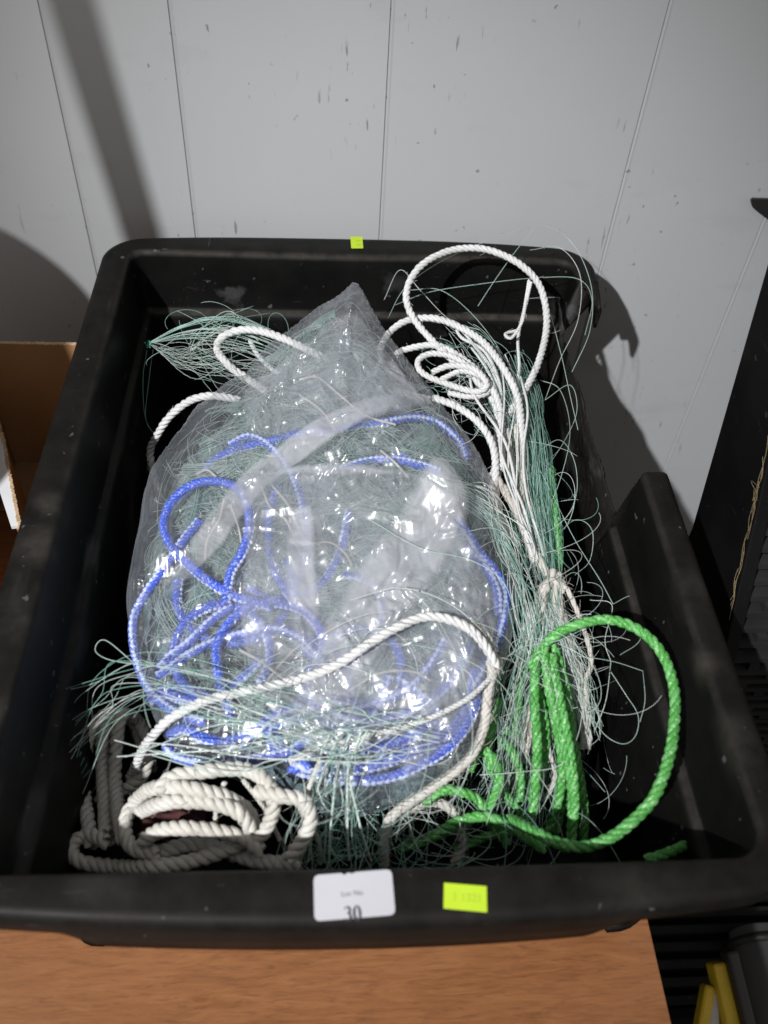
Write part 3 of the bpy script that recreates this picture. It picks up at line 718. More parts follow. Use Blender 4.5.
# net packed inside the bag
nb = Bundle()
def bag_net(n, Mp, zr, m, R=(.012, .07), r=.00036, arcs=(1., 4.5)):
    made = 0; acc = []
    while made < n:
        k = 4000
        cx = rng.uniform(BC[:, 0].min(), BC[:, 0].max(), k); cy = rng.uniform(BC[:, 1].min(), BC[:, 1].max(), k)
        rad = rng.uniform(*R, k)[:, None]; a0 = rng.uniform(0, 6.28, k)[:, None]; al = rng.uniform(*arcs, k)[:, None]
        t = np.linspace(0, 1, Mp)[None]; a = a0 + al * t
        e = rng.uniform(.35, 1, k)[:, None]; th = rng.normal(size=k)[:, None] * .7
        u = rad * np.cos(a); v = rad * e * np.sin(a)
        x = cx[:, None] + u * np.cos(th) - v * np.sin(th); y = cy[:, None] + u * np.sin(th) + v * np.cos(th)
        ok = bag_in(x, y).all(1); x, y = x[ok], y[ok]
        dep = rng.uniform(zr[0], zr[1], (len(x), 1)) + .004 * np.sin(6 * t + rng.uniform(0, 6, (len(x), 1)))
        dep = np.maximum(dep, .0062)
        acc.append(np.stack([x, y, bag_h(x, y) - dep], -1)); made += len(x)
    Cs = np.vstack(acc)[:n]; nb.lines(Cs, r, 3, m)
    return Cs
def bag_hanks(nc, per, zr, mats, R=(.02, .09), spread=.007, r=.00024):
    made = 0
    while made < nc:
        rad = rng.uniform(*R); cx = rng.uniform(BC[:, 0].min(), BC[:, 0].max()); cy = rng.uniform(BC[:, 1].min(), BC[:, 1].max())
        a = rng.uniform(0, 6.28) + rng.uniform(.9, 3.4) * np.linspace(0, 1, 34)[None]; n = int(per * rng.uniform(.4, 1.5)); e = rng.uniform(.4, 1); th = rng.uniform(0, 3.14)
        off = rng.normal(size=(n, 1)) * spread * rng.uniform(.3, 1.3) * (1 + .6 * np.sin(a * rng.uniform(.5, 2) + rng.uniform(0, 6))) + smooth_noise(n, 34, 3, .0014)
        u = (rad + off) * np.cos(a); v = (rad + off) * e * np.sin(a)
        x = cx + u * math.cos(th) - v * math.sin(th); y = cy + u * math.sin(th) + v * math.cos(th)
        ok = bag_in(x, y).all(1)
        if ok.sum() < n * .5: continue
        x, y = x[ok], y[ok]; dep = rng.uniform(*zr) + rng.uniform(-.0015, .0015, (len(x), 1)) + .002 * np.sin(3 * a + rng.uniform(0, 6))
        Cs = np.stack([x, y, bag_h(x, y) - np.maximum(dep, .0062)], -1); m = int(rng.choice(mats)); nb.lines(Cs, r, 3, m); made += 1
        nb.knots(Cs[rng.integers(0, len(Cs), 5), rng.integers(1, 33, 5)], .0007, 3)
def smooth_noise(n, Mp, k, amp):
    t = np.linspace(0, 1, Mp); out = np.zeros((n, Mp))
    for f in range(1, k + 1):
        out += rng.normal(size=(n, 1)) / f**.8 * np.sin(np.pi * f * t[None] * rng.uniform(.7, 1.3, (n, 1)) + rng.uniform(0, 6.28, (n, 1)))
    return out * amp
bag_hanks(75, 22, (.009, .016), (0, 1, 1, 2))
bag_hanks(40, 14, (.008, .012), (0, 2, 2), spread=.010)
bag_net(500, 30, (.008, .016), 0, (.015, .09), .00024, (.8, 3))
bag_net(260, 30, (.0062, .012), 2, (.02, .09), .00030, (.8, 3))
net = empty('fishing_net', (0, .42, .05), 'x', 'x')
nb.build('strands', [M['bagline'], M['bagdark'], M['bagline'], M['knot']], net)
sheet('packed_core', outline([(cx + (310 - cx) * .06, cy + (590 - cy) * .05, z) for cx, cy, z in BO]), lambda X, Y, d: bag_h(X, Y) - .0165 + .0035 * np.sin(160 * X + 90 * Y) * np.sin(140 * Y - 60 * X) + .0022 * np.sin(420 * X + 1.5 * np.sin(300 * Y)) * np.sin(380 * Y) - .02 * (1 - np.clip(d / .02, 0, 1)), M['netcore'], net, .0016)
tag(net, 'pale green monofilament net stuffed inside the clear bag', 'fishing net', 'hanks of monofilament net')

# rear left hank with its gathered tip
b = Bundle()
for sp, z1 in ((.016, .15), (.02, .14), (.012, .155)):
    hank(b, [(149,343,.135),(175,352,.145),(215,358,.15),(262,366,.145),(318,392,.13)], 10, [.001, .013, sp*1.3, sp*1.3, .016], curl=1.1, mats=(0, 2), trim=.25, knots=6, kmat=3)
for _ in range(16):
    y0 = rng.uniform(-18, 16); curve_line(b, [(150+rng.normal()*1.5,343,.135),(185,330+y0*.6,.15),(225+rng.normal()*8,326+y0,.158),(265,338+y0,.155),(300,360+y0*.5,.14)], .00032, int(rng.integers(0, 3)), 2)
loops(b, (235, 345), 34, (.010, .028), (26, 14), .135, .16, (0, 1), arc=(1.5, 4.5))
b.knots(np.array([at_z(149 + rng.normal()*2, 343 + rng.normal()*2, .136) for _ in range(14)]), .0012, 3)
for _ in range(10): curve_line(b, [(262+rng.normal()*20,330+rng.normal()*8,.15),(230,322+rng.normal()*6,.16),(205+rng.normal()*10,330,.155),(190,345+rng.normal()*8,.14)], .0003, int(rng.integers(0, 3)), 1)
for dx in (0, 6): curve_line(b, [(147+dx,350,.13),(143+dx,380,.12),(146,420,.10),(160,440,.09)], .00022, 1)
n2 = b.build('fishing_net', NETM); tag(n2, 'thin green net hank gathered to a point in the rear left of the tote', 'fishing net', 'hanks of monofilament net')

# long hank hanging down the right side
b = Bundle()
hank(b, [(450,335,.150),(490,372,.150),(515,430,.146),(525,500,.14),(538,560,.135),(548,610,.13)], 84, [.02, .026, .02, .018, .013, .006], curl=.6, mats=(0, 1, 1, 2), trim=.22, knots=40, kmat=3)
hank(b, [(515,350,.15),(532,420,.146),(543,490,.138),(550,560,.134),(556,620,.13)], 90, [.008, .015, .015, .012, .006], curl=.75, mats=(1, 1, 1, 0), trim=.2, knots=30, kmat=3)
hank(b, [(548,600,.135),(562,650,.12),(575,690,.10),(588,745,.08)], 80, [.004, .014, .016, .012], curl=.6, mats=(0, 2), trim=.2, knots=24, kmat=3)
hank(b, [(548,590,.135),(530,650,.12),(515,700,.10),(500,770,.08),(480,840,.06)], 70, [.005, .018, .022, .024, .024], curl=.7, mats=(0, 1, 2), trim=.25, knots=40, kmat=3)
hank(b, [(545,600,.13),(545,680,.10),(540,760,.07),(525,850,.05)], 70, [.006, .018, .024, .026], curl=.7, mats=(1, 0), trim=.25, knots=20, kmat=3)
loops(b, (470, 390), 60, (.012, .03), (30, 24), .145, .162, (0, 1, 2), arc=(2, 5))
loops(b, (530, 520), 45, (.015, .04), (18, 60), .12, .15, (0, 1, 2), arc=(2, 5))
loops(b, (565, 640), 36, (.015, .04), (22, 34), .10, .14, (0, 2, 0), arc=(2, 5))
loops(b, (510, 760), 40, (.018, .055), (40, 45), .05, .10, (0, 1, 2), arc=(1.5, 4))
arcs = [
 [(388,318,.16),(405,288,.19),(440,262,.20),(490,240,.215),(540,226,.22),(572,243,.21),(591,285,.19),(590,330,.17),(572,372,.15)],
 [(478,306,.165),(495,280,.18),(515,252,.20),(534,229,.215)],
 [(395,305,.165),(430,292,.17),(480,284,.175),(535,278,.18),(578,279,.18),(592,300,.175),(585,335,.165)],
 [(520,262,.20),(545,300,.18),(560,350,.16),(570,395,.15),(578,430,.14)],
 [(530,250,.20),(560,248,.20),(580,275,.19),(578,320,.17),(560,360,.15),(545,400,.14)],
 [(384,300,.16),(400,270,.18),(420,290,.17),(450,320,.165),(480,330,.16)],
 [(410,290,.17),(440,290,.17),(470,312,.165),(500,350,.16),(520,390,.155)],
 [(535,540,.14),(560,480,.145),(570,430,.15),(560,390,.15),(540,380,.15)],
 [(545,400,.15),(570,385,.15),(577,410,.145),(565,440,.14),(545,470,.14)],
 [(540,450,.15),(560,440,.15),(574,460,.14),(577,490,.13),(568,515,.13),(550,530,.13)],
 [(552,540,.13),(575,520,.13),(592,530,.13),(590,560,.12),(575,575,.12)],
 [(540,470,.145),(555,500,.14),(575,540,.135),(600,580,.13),(613,604,.125)],
 [(613,604,.125),(632,596,.12),(645,610,.12),(640,640,.12),(620,655,.12)],
 [(590,600,.12),(612,605,.12),(605,640,.12),(611,662,.115)],
 [(570,655,.12),(611,661,.115),(643,671,.115)],
 [(611,661,.115),(606,700,.11),(595,730,.10)],
 [(611,672,.115),(626,695,.11),(638,715,.105),(636,735,.10),(624,744,.10),(606,736,.10),(590,715,.10)],
 [(643,671,.115),(645,700,.11),(640,722,.105)],
 [(575,760,.09),(590,775,.08),(605,792,.07)],
 [(480,775,.10),(520,772,.11),(560,765,.11),(578,735,.11),(585,690,.115)],
 [(497,668,.135),(520,648,.14),(560,640,.145),(590,625,.14)],
 [(497,670,.13),(510,720,.11),(540,780,.08),(575,800,.06)],
 [(498,668,.135),(515,655,.13),(550,690,.12),(560,740,.10)],
 [(460,560,.158),(500,540,.155),(520,570,.15),(528,620,.145),(540,660,.13)],
 [(440,540,.162),(490,528,.16),(515,545,.155),(535,590,.145)],
 [(370,520,.165),(420,548,.168),(470,560,.165),(505,585,.155),(520,640,.14)],
 [(350,600,.166),(400,588,.168),(450,604,.165),(490,640,.15),(500,668,.14)],
]
for a in arcs: curve_line(b, a, .00030, int(rng.choice([0, 0, 2])), 2)
for _ in range(26):
    j = rng.normal(size=10) * 9
    curve_line(b, [(430+j[0],480+j[1],.158),(480+j[2],500+j[3],.158),(508+j[4],545+j[5],.152),(525+j[6],605+j[7],.14),(535+j[8],680+j[9],.11)], .0003, int(rng.choice([0, 1, 2])), 1)
n3 = b.build('fishing_net', NETM); tag(n3, 'long tangled net hank spilling down the right of the clear bag', 'fishing net', 'hanks of monofilament net')

# front left hank sweeping over the bag edge
b = Bundle()
for k in range(18):
    j = rng.normal(size=8) * 1.9; e = k / 17; q = rng.uniform(-.25, .25)
    curve_line(b, [(60+24*e+j[0]*7,712+62*e+j[1]*10,.10),(92+12*e+j[2]*6,682+42*e,.125),(140+j[3]*8,660+44*e+j[4]*3,.148),(200+j[5]*10,664+44*(e+q),.158),(250+j[6]*12,682+44*(e+q),.158),(310+j[7]*15,704+44*(e+q),.152),(360+j[0]*20,725+40*(e-q),.14)], .00021, int(rng.choice([0, 0, 1, 2])), 2)
for _ in range(9):
    j = rng.normal(size=8) * 2.2
    curve_line(b, [(150+j[0]*10,745+j[1]*6,.13),(210+j[2]*10,752+j[3]*6,.142),(280+j[4]*10,745+j[5]*6,.148),(350+j[6]*10,738+j[7]*8,.148),(420+j[1]*10,728+j[2]*8,.145)], .00038, int(rng.choice([0, 2, 2])), 1)
curve_line(b, [(135,664,.14),(105,640,.14),(95,650,.135),(110,660,.14),(150,666,.15)], .00035, 0)
for x in range(6): curve_line(b, [(75+x*3,740+x*6,.09),(62+x*3,790,.06),(70+x*2,830,.05),(90,850,.045)], .00035, 1)
n4 = b.build('fishing_net', NETM); tag(n4, 'green net strands fanning out over the coiled rope at front left', 'fishing net', 'hanks of monofilament net')

# front middle hank
b = Bundle()
hank(b, [(345,720,.150),(345,760,.135),(346,800,.10),(350,850,.07)], 24, [.03, .024, .016, .02], curl=1.3, mats=(0, 1, 2), trim=.2, knots=24, kmat=3)
hank(b, [(330,745,.148),(310,790,.12),(300,830,.10),(310,865,.07)], 14, [.02, .02, .016, .018], curl=1.3, mats=(2, 0), trim=.2)
loops(b, (350, 725), 26, (.03, .08), (60, 24), .150, .162, (0, 2), arc=(.8, 2.4), tilt=.12)
loops(b, (400, 820), 70, (.018, .05), (50, 22), .06, .10, (0, 1, 2), arc=(1.5, 4))
loops(b, (340, 845), 40, (.008, .025), (20, 12), .07, .10, (1, 1), arc=(1, 3.4))
for x0, x1 in ((318,300),(330,322),(345,352),(352,372),(338,330),(326,306)):
    b.rope([at_z(x0+12, 735, .15), at_z(x0, 770, .135), at_z((x0+x1)/2, 810, .11), at_z(x1, 860, .08)], .0009, step=.0008, wob=.0015, mats=[2, 2, 0])
n5 = b.build('fishing_net', NETM); tag(n5, 'bunched pale net hank at the front edge behind the white lot label', 'fishing net', 'hanks of monofilament net')

# ---------------------------------------------------------------- ropes
def P(L): return [at_z(*p) for p in L]
def Bg(L, off): return [on_bag(p[0], p[1], off if len(p) < 3 else p[2]) for p in L]

b = Bundle(); RW = .0031
top = [
 [(505,470,.13),(498,440,.135),(500,424,.143),(520,399,.152),(537,366,.160),(546,333,.168),(546,308,.178),(539,285,.19),(524,268,.20),(502,255,.204),(477,248,.206),(451,250,.204),(426,262,.20),(411,280,.19),(407,300,.18),(415,320,.17),(433,341,.163),(455,362,.16),(478,382,.155),(495,405,.148),(500,440,.14)],
 [(380,350,.15),(389,334,.158),(407,321,.164),(433,318,.17),(458,326,.172),(484,342,.172),(502,366,.17),(516,395,.162),(521,424,.155),(523,470,.14),(520,510,.12)],
 [(396,355,.155),(404,350,.158),(433,345,.162),(455,354,.162),(480,374,.16),(497,400,.156),(502,430,.15),(503,470,.14)],
 [(472,368,.164),(451,356,.166),(430,354,.165),(418,362,.162),(424,374,.158),(450,385,.158),(477,392,.16),(487,384,.165),(473,369,.168),(450,366,.167),(432,372,.163)],
 [(433,398,.152),(458,408,.155),(480,424,.153),(494,446,.148),(497,475,.14),(492,510,.125)],
 [(440,380,.16),(462,372,.164),(483,378,.164),(488,392,.158),(470,396,.156),(448,392,.155)],
 [(526,300,.20),(522,322,.19),(512,338,.175),(506,334,.17),(520,330,.17)],
]
rads = [RW, RW, .0029, .0027, RW, .0024, .0014]
for L, r in zip(top, rads):
    C = b.rope(P([(x, y, z + .008) for x, y, z in L]), r, wob=.0004); b.fibres(C, r, int(len(C) * .25), .006)
for L in ([(529,280,.205),(524,310,.19),(518,338,.175),(519,370,.165),(512,410,.155),(503,435,.15)], [(531,282,.205),(527,300,.195),(522,322,.18)],
          [(455,326,.175),(462,338,.172),(485,352,.17),(500,385,.165),(500,420,.155)], [(455,322,.176),(470,340,.172),(492,370,.166),(505,410,.155)]):
    b.rope(P(L), .0014, step=.0009)
for q in range(6):
    j = rng.normal(size=10) * 7; x0 = 470 + 9 * q
    b.rope(P([(x0 + j[0], 352 + j[1] + 4 * q, .165), (x0 + 12 + j[2], 400 + j[3], .166), (505 + j[4] * .9 + q, 450 + j[5], .16), (515 + j[6] * .8 + q * 1.5, 505 + j[7], .152), (535 + j[8] * .7, 560 + j[9], .142)]), rng.uniform(.0006, .0014), step=.0009, wob=.0014)
o = b.build('white_rope', [M['whiterope']]); tag(o, 'white twisted rope standing in a big loop at the rear right corner', 'rope')

b = Bundle()
for L, r in (([(160,500,.06),(150,455,.09),(157,435,.11),(170,416,.128),(190,401,.14),(212,396,.145),(240,400,.14)], .0034),
             ([(285,405,.14),(249,380,.145),(230,366,.15),(218,350,.155),(222,338,.16),(238,331,.165),(258,331,.168),(287,340,.17),(320,356,.172),(353,372,.165),(391,388,.155),(430,400,.15)], .0035),
             ([(300,380,.14),(275,372,.145),(258,355,.15),(250,340,.15)], .0022)):
    C = b.rope(P(L), r, wob=.0003); b.fibres(C, r, int(len(C) * .2), .005)
o = b.build('white_rope', [M['whiterope']]); tag(o, 'white rope curling out from behind the bag in the rear left', 'rope')

b = Bundle()
C = b.rope(Bg([(128,778,-.055),(143,750,-.016),(157,733,.006),(173,718,.008),(208,700,.0095),(259,688,.010),(306,677,.010),(341,663,.011),(375,641,.013),(409,622,.014),(432,616,.014),(460,623,.014),(480,640,.014),(493,660,.014),(496,668,.014)], .01), .0033, wob=.0006); b.fibres(C, .0037, 90, .005)
C = b.rope(P([(496,668,.142),(490,690,.135),(487,712,.128),(483,729,.12),(473,752,.112),(458,768,.106),(442,780,.10),(415,800,.095),(392,818,.09),(385,840,.08),(384,866,.06)]), .0033, strands=4, pitch=.017, wob=.0012, mats=[1, 1, 1, 1]); b.fibres(C, .0034, 300, .010, 1)
C = b.rope(P([(470,622,.15),(488,636,.148),(494,655,.145),(500,664,.142),(492,672,.142),(488,660,.145)]), .0024, wob=.0007, mats=[1, 1, 1]); b.fibres(C, .0025, 160, .01, 1)
C = b.rope(Bg([(497,670),(483,686),(463,702),(426,720),(392,730),(348,741),(310,752),(290,762)], .009), .0019, step=.0009)
o = b.build('white_rope', [M['whiterope'], M['twine']]); tag(o, 'white rope lying across the front of the clear bag to a knot', 'rope')

b = Bundle(); RP = .0047
pile = [
 [(152,768,.07),(143,740,.082),(131,718,.105),(116,714,.124),(103,716,.122),(91,730,.118),(84,755,.108),(83,788,.092),(87,820,.08),(92,846,.07)],
 [(126,720,.122),(112,716,.126),(103,740,.115),(100,770,.10),(101,800,.09),(106,835,.075)],
 [(152,752,.075),(138,724,.10),(122,717,.126),(116,740,.116),(114,775,.10),(118,810,.088),(124,838,.078)],
 [(110,842,.076),(90,836,.074),(74,846,.07),(78,862,.068),(110,868,.068),(150,866,.07),(195,861,.072),(232,850,.076),(252,836,.08),(252,818,.086),(232,799,.098),(198,788,.108),(160,786,.108),(136,800,.10),(124,823,.088),(132,846,.076),(160,853,.072)],
 [(158,790,.11),(172,776,.116),(208,771,.12),(243,770,.12),(266,780,.115),(276,800,.105),(270,825,.09),(250,845,.08)],
 [(255,790,.105),(282,797,.108),(302,803,.105),(311,823,.098),(303,846,.088),(290,864,.08)],
 [(142,842,.078),(158,833,.085),(180,830,.09),(216,832,.09),(246,838,.086),(262,850,.08)],
 [(140,812,.095),(165,800,.10),(200,800,.102),(235,812,.098),(250,832,.088)],
 [(152,856,.066),(200,846,.07),(250,858,.07),(300,862,.07)],
 [(100,800,.07),(140,780,.08),(150,750,.09)],
]
for L in pile:
    L = [(x, y, z - .042 * min(1, max(0, (165 - x) / 30)) * min(1, max(0, (840 - y) / 60))) for x, y, z in L]
    L = [(x, y, z + .022 * min(1, max(0, (y - 765) / 25)) * min(1, max(0, (x - 105) / 40))) for x, y, z in L]
    C = b.rope(P(L), RP, strands=3, pitch=.0175, wob=.0012, sides=8); b.fibres(C, RP, int(len(C) * .5), .007)
for L in ([(225,782,.125),(217,800,.12),(215,826,.108)], [(243,780,.122),(262,805,.11),(280,840,.095)], [(300,810,.115),(318,840,.09),(320,864,.07)], [(320,760,.14),(300,810,.115)]):
    b.rope(P(L), .0016, step=.001)
o = b.build('coiled_rope', [M['oldrope']]); tag(o, 'thick off white rope coiled in the shaded front left corner of the tote', 'rope')

b = Bundle()
for L, r in (([(492,470,.148),(498,480,.146),(513,505,.145),(526,535,.142),(537,558,.14),(548,575,.136)], .0036), ([(500,440,.15),(496,480,.145),(505,520,.142),(520,545,.14)], .0034),
             ([(551,570,.138),(556,600,.132),(562,620,.126),(572,654,.115),(583,690,.10),(587,720,.09),(587,750,.08)], .0044),
             ([(560,575,.136),(545,585,.136),(540,600,.132),(534,615,.126),(527,640,.118),(522,665,.11)], .0040), ([(566,590,.135),(553,580,.138),(545,592,.136),(538,622,.125)], .0036),
             ([(560,580,.138),(572,600,.132),(588,640,.12),(592,665,.112),(585,680,.105)], .0019), ([(541,660,.122),(538,690,.115),(528,715,.10),(523,740,.09),(522,762,.08)], .0018),
             ([(545,665,.12),(535,700,.11),(530,735,.095),(524,764,.08)], .0018), ([(553,690,.11),(548,740,.095),(556,775,.085),(545,800,.07)], .0016),
             ([(515,425,.16),(522,470,.15),(524,520,.145),(533,560,.14)], .003), ([(507,430,.155),(512,480,.148),(522,530,.143)], .0026)):
    C = b.rope(P(L), r, strands=3, pitch=r*11, wob=.0010); b.fibres(C, r, int(len(C) * .6), .012)
o = b.build('frayed_twine', [M['twine']]); tag(o, 'frayed grey white twine knotted and hanging beside the green rope', 'twine')
b = Bundle()
C = b.rope(P([(400,815,.075),(418,804,.08),(440,801,.08),(455,815,.075),(460,845,.06),(452,865,.05)]), .0034, wob=.0012); b.fibres(C, .0034, 240, .012)
o = b.build('frayed_rope_end', [M['twine']]); tag(o, 'grey frayed rope end curving down at the front middle of the tote', 'rope')

b = Bundle(); RG = .0034
greens = [
 [(530,668,.125),(545,645,.138),(562,631,.148),(589,622,.155),(612,621,.158),(636,631,.16),(656,649,.16),(670,672,.16),(678,698,.16),(678,726,.158),(673,753,.156),(663,780,.153),(650,803,.150),(629,824,.146),(606,840,.142),(578,848,.135),(551,843,.125),(528,830,.11),(512,818,.09)],
 [(548,640,.135),(557,662,.128),(568,702,.112),(575,742,.10),(582,783,.085),(585,815,.07),(584,845,.055)],
 [(540,650,.13),(548,680,.12),(556,722,.108),(562,763,.094),(558,797,.08),(548,830,.06)],
 [(534,655,.125),(540,690,.115),(546,730,.10),(541,765,.085),(530,800,.07)],
 [(500,700,.10),(487,746,.098),(492,772,.092),(505,796,.08),(525,820,.065)],
 [(425,802,.09),(440,790,.10),(460,789,.102),(480,799,.095),(490,820,.085),(505,845,.07)],
 [(646,860,.112),(660,856,.114),(678,849,.112),(690,842,.105)],
 [(552,470,.13),(554,498,.135),(557,525,.135),(559,552,.13),(556,585,.115)],
 [(538,610,.12),(530,650,.115),(520,690,.105),(515,730,.09),(512,770,.075)],
 [(455,850,.06),(490,835,.065),(530,830,.06),(570,850,.05)],
 [(400,850,.055),(440,835,.065),(480,810,.075),(505,770,.08),(510,730,.085)],
 [(500,740,.095),(512,752,.098),(520,775,.09),(518,800,.075)],
 [(565,690,.10),(570,740,.09),(566,790,.07),(556,830,.05)],
 [(520,480,.125),(524,500,.13),(523,520,.125)],
 [(545,645,.138),(551,690,.128),(563,740,.115),(571,790,.10),(570,835,.08)],
 [(536,650,.13),(533,700,.12),(538,755,.105),(535,815,.085)],
 [(553,655,.136),(561,700,.126),(569,750,.112),(574,800,.098),(572,845,.08)],
 [(430,840,.08),(455,822,.09),(485,815,.095),(515,828,.09),(545,850,.08)],
 [(470,770,.10),(480,750,.105),(495,760,.105),(500,785,.10),(488,810,.09)],
]
for L in greens:
    L = [(x, y, z - .004 * (x < 528 and y > 735)) for x, y, z in L]
    C = b.rope(P(L), RG * rng.uniform(.9, 1.04), strands=3, pitch=.0185, mats=[0, 0, 1], wob=.0012); b.fibres(C, RG, int(len(C) * .12), .004)
o = b.build('green_rope', [M['green'], M['greenlt']]); tag(o, 'bright green twisted rope looping against the right wall of the tote', 'rope')

b = Bundle(); RB = .0035
blues = [
 [(226,605),(230,574),(242,552),(249,528),(247,504),(235,487),(212,481),(188,487),(171,503),(164,522),(169,542),(185,560),(205,578),(229,593),(249,600),(272,607)],
 [(258,600),(246,609),(229,623),(218,643),(217,663),(222,688),(232,715)],
 [(236,615),(256,605),(283,604),(306,613),(320,630),(324,648),(316,668)],
 [(200,520),(185,538),(173,556),(160,575),(148,592),(134,620),(136,655),(150,690),(175,712),(205,722)],
 [(160,668),(170,656),(188,643),(212,620),(232,606)], [(158,676),(170,668),(191,653),(218,640),(246,633),(276,629),(300,638),(318,655)],
 [(290,772),(331,779),(365,781),(395,776),(426,762),(449,746),(466,725),(476,702),(480,680)], [(300,760),(335,768),(371,766),(400,757),(430,744),(455,725),(470,700),(474,670)],
 [(330,752),(371,748),(400,742),(422,730),(440,710)], [(455,520),(468,534),(479,552),(496,572),(506,592),(505,612),(500,632),(488,660),(470,690)], [(466,548),(485,568),(497,592),(499,615)],
 [(340,470),(364,462),(390,460),(415,464),(440,472)], [(380,424),(410,418),(432,420),(446,428),(460,442),(468,458)], [(205,470),(222,456),(250,446),(275,440),(297,434),(330,430),(360,424),(390,422)], [(355,466),(375,460),(407,457)],
 [(170,735),(184,728),(205,738),(227,741),(252,732),(274,716),(300,705)], [(165,745),(180,758),(215,764),(250,760),(290,752),(310,735)], [(240,745),(262,730),(300,718),(325,700)],
 [(300,690),(330,712),(372,722),(420,708),(452,680),(470,645)], [(310,640),(330,650),(345,670),(350,700)], [(150,700),(165,690),(190,690),(212,700)],
 [(160,690),(185,700),(215,698),(240,680),(262,660)], [(330,700),(365,705),(405,690),(430,665),(445,640)],
]
rb = np.random.default_rng(21)
for _ in range(11):
    z = rb.choice([0, 1, 1, 2]); cx, cy = [(rb.uniform(195, 300), rb.uniform(560, 710)), (rb.uniform(320, 430), rb.uniform(690, 745)), (rb.uniform(210, 440), rb.uniform(480, 690))][z]
    rx, ry = rb.uniform(45, 85), rb.uniform(34, 62); a0 = rb.uniform(0, 6.28); al = rb.uniform(2.2, 5.2); th = rb.uniform(0, 3.1)
    L = [(cx + rx * math.cos(a) * math.cos(th) - ry * math.sin(a) * math.sin(th), cy + rx * math.cos(a) * math.sin(th) + ry * math.sin(a) * math.cos(th)) for a in np.linspace(a0, a0 + al, 9)]
    if all(bag_in(*on_bag(p[0], p[1], -.008)[:2]) for p in L): blues.append(L)
NB0 = len(blues) - 0
for i, L in enumerate(blues):
    NB0 = 19
    if min(p[1] for p in L) < 475 and i > 2: off = -.0105
    else: off = -.0030 - .0006 * i if i < 3 else -.0050 - .0014 * (i % 3) if i < NB0 else -.0088 - .0012 * (i % 3)
    C = b.rope(Bg(L, off), RB, strands=4, pitch=.013, mats=[0, 0, 0, 0], wob=.0003, fat=.5, sides=7)
    T, N_, B_ = frames(C); q = 1.2 * np.sin(np.arange(len(C)) * .012 + i) + .9
    V, Q = tubes((C + RB * .68 * (N_ * np.cos(q)[:, None] + B_ * np.sin(q)[:, None]))[None], (RB * .47 * (1 + .35 * np.sin(np.arange(len(C)) * 1.9)))[None], 6); b.add(V, Q, 1)
    b.fibres(C, RB, int(len(C) * .1), .004, 1)
b.rope(P([(292,770,.132),(300,765,.138),(310,768,.138)]), .0036, mats=[0, 0, 1], pitch=.02)
o = b.build('blue_rope', [M['blue'], M['bluewhite']]); tag(o, 'blue rope with white flecks coiled inside the clear plastic bag', 'rope')

# pale twine ends inside the bag
tw = empty('twine_scraps', (0, .42, .12), 'short pale twine ends caught under the film of the clear bag', 'twine')
for L in ([(196,474),(206,470),(214,476),(222,488)], [(262,487),(270,506),(285,518),(292,530)], [(272,484),(288,505),(296,525),(305,540),(320,545)], [(225,500),(220,520),(208,540),(205,560)],
          [(230,505),(238,528),(243,552)], [(310,545),(330,542),(345,552),(352,565)], [(300,380),(318,378),(340,395),(365,415),(395,424)], [(240,650),(262,662),(285,680),(310,692)], [(350,690),(380,672),(410,670),(430,680)], [(260,690),(290,655),(310,640)],
          [(330,650),(345,680),(350,710)], [(380,450),(395,462),(410,478)], [(300,395),(320,410),(335,430)]):
    b = Bundle(); C = b.rope(Bg(L, -.0055), .0010, step=.0008, wob=.0006); b.fibres(C, .001, 12, .006); b.build('twine_end', [M['twine']], tw)

# dark red scrap under the coil
def scrap():
    V = []; Fc = []; n = 14; c = at_z(172, 818, .074)
    for i in range(n):
        for j in range(n): V.append((c[0] - .02 + .04 * i / (n-1), c[1] - .012 + .024 * j / (n-1), c[2] + .004 * math.sin(i * .9) + .003 * math.cos(j * 1.3 + i * .4)))
    for i in range(n-1):
        for j in range(n-1): Fc.append([i*n+j, (i+1)*n+j, (i+1)*n+j+1, i*n+j+1])
    o = mesh_obj('cloth_scrap', V, Fc, M['red']); s = o.modifiers.new('t', 'SOLIDIFY'); s.thickness = .0008
    tag(o, 'dark red scrap showing inside the coil of off white rope', 'scrap')
scrap()

# ---------------------------------------------------------------- left: open cardboard box
box = empty('cardboard_box', (-.30, .58, 0), 'open brown cardboard box against the wall left of the tote', 'cardboard box')
pc = at_z(20, 463, .003); BY = pc[1]; ztop = at_y(30, 345, BY)[2]; BXL, BXR = -.345, -.188
mb = MB(); mb.box((BXL, BY, .0035), (BXR, BY + .004, ztop)); mb.build('back_panel', [M['card']], box)
mb = MB()
for k in range(150):
    x = BXL + (BXR - BXL) * k / 150; mb.box((x, BY + .0003, ztop + .0001), (x + .0013, BY + .0037, ztop + .0004 + .0007 * random.random()))
mb.build('torn_edge', M['cardedge'], box)
fp = [at_z(*p, .10) for p in ((-30, 340), (1, 432), (9, 470), (20.5, 528), (12, 529), (0, 492), (-60, 440))]
yf = fp[3][1] - .01
mb = MB(); mb.prism([(x, y, .001) for x, y in ((BXL, BY - .0005), (BXL, fp[1][1]), (fp[1][0], fp[1][1]), (fp[3][0], fp[3][1]), (BXR, fp[3][1]), (BXR, BY - .0005))], (0, 0, .0025)); mb.build('base', M['card'], box)
mb = MB(); mb.box((BXL - .004, yf, .001), (BXL - .0003, BY + .004, ztop)); mb.build('side_panel', M['card'], box)
mb = MB(); mb.prism([(p[0], p[1], p[2]) for p in fp][::-1], (0, 0, .003)); mb.build('white_flap', M['white_card'], box)
mb = MB()
edge, _ = crom([at_z(*p, .1015) for p in ((-30, 340), (1, 432), (9, 470), (20.5, 528))], .0018)
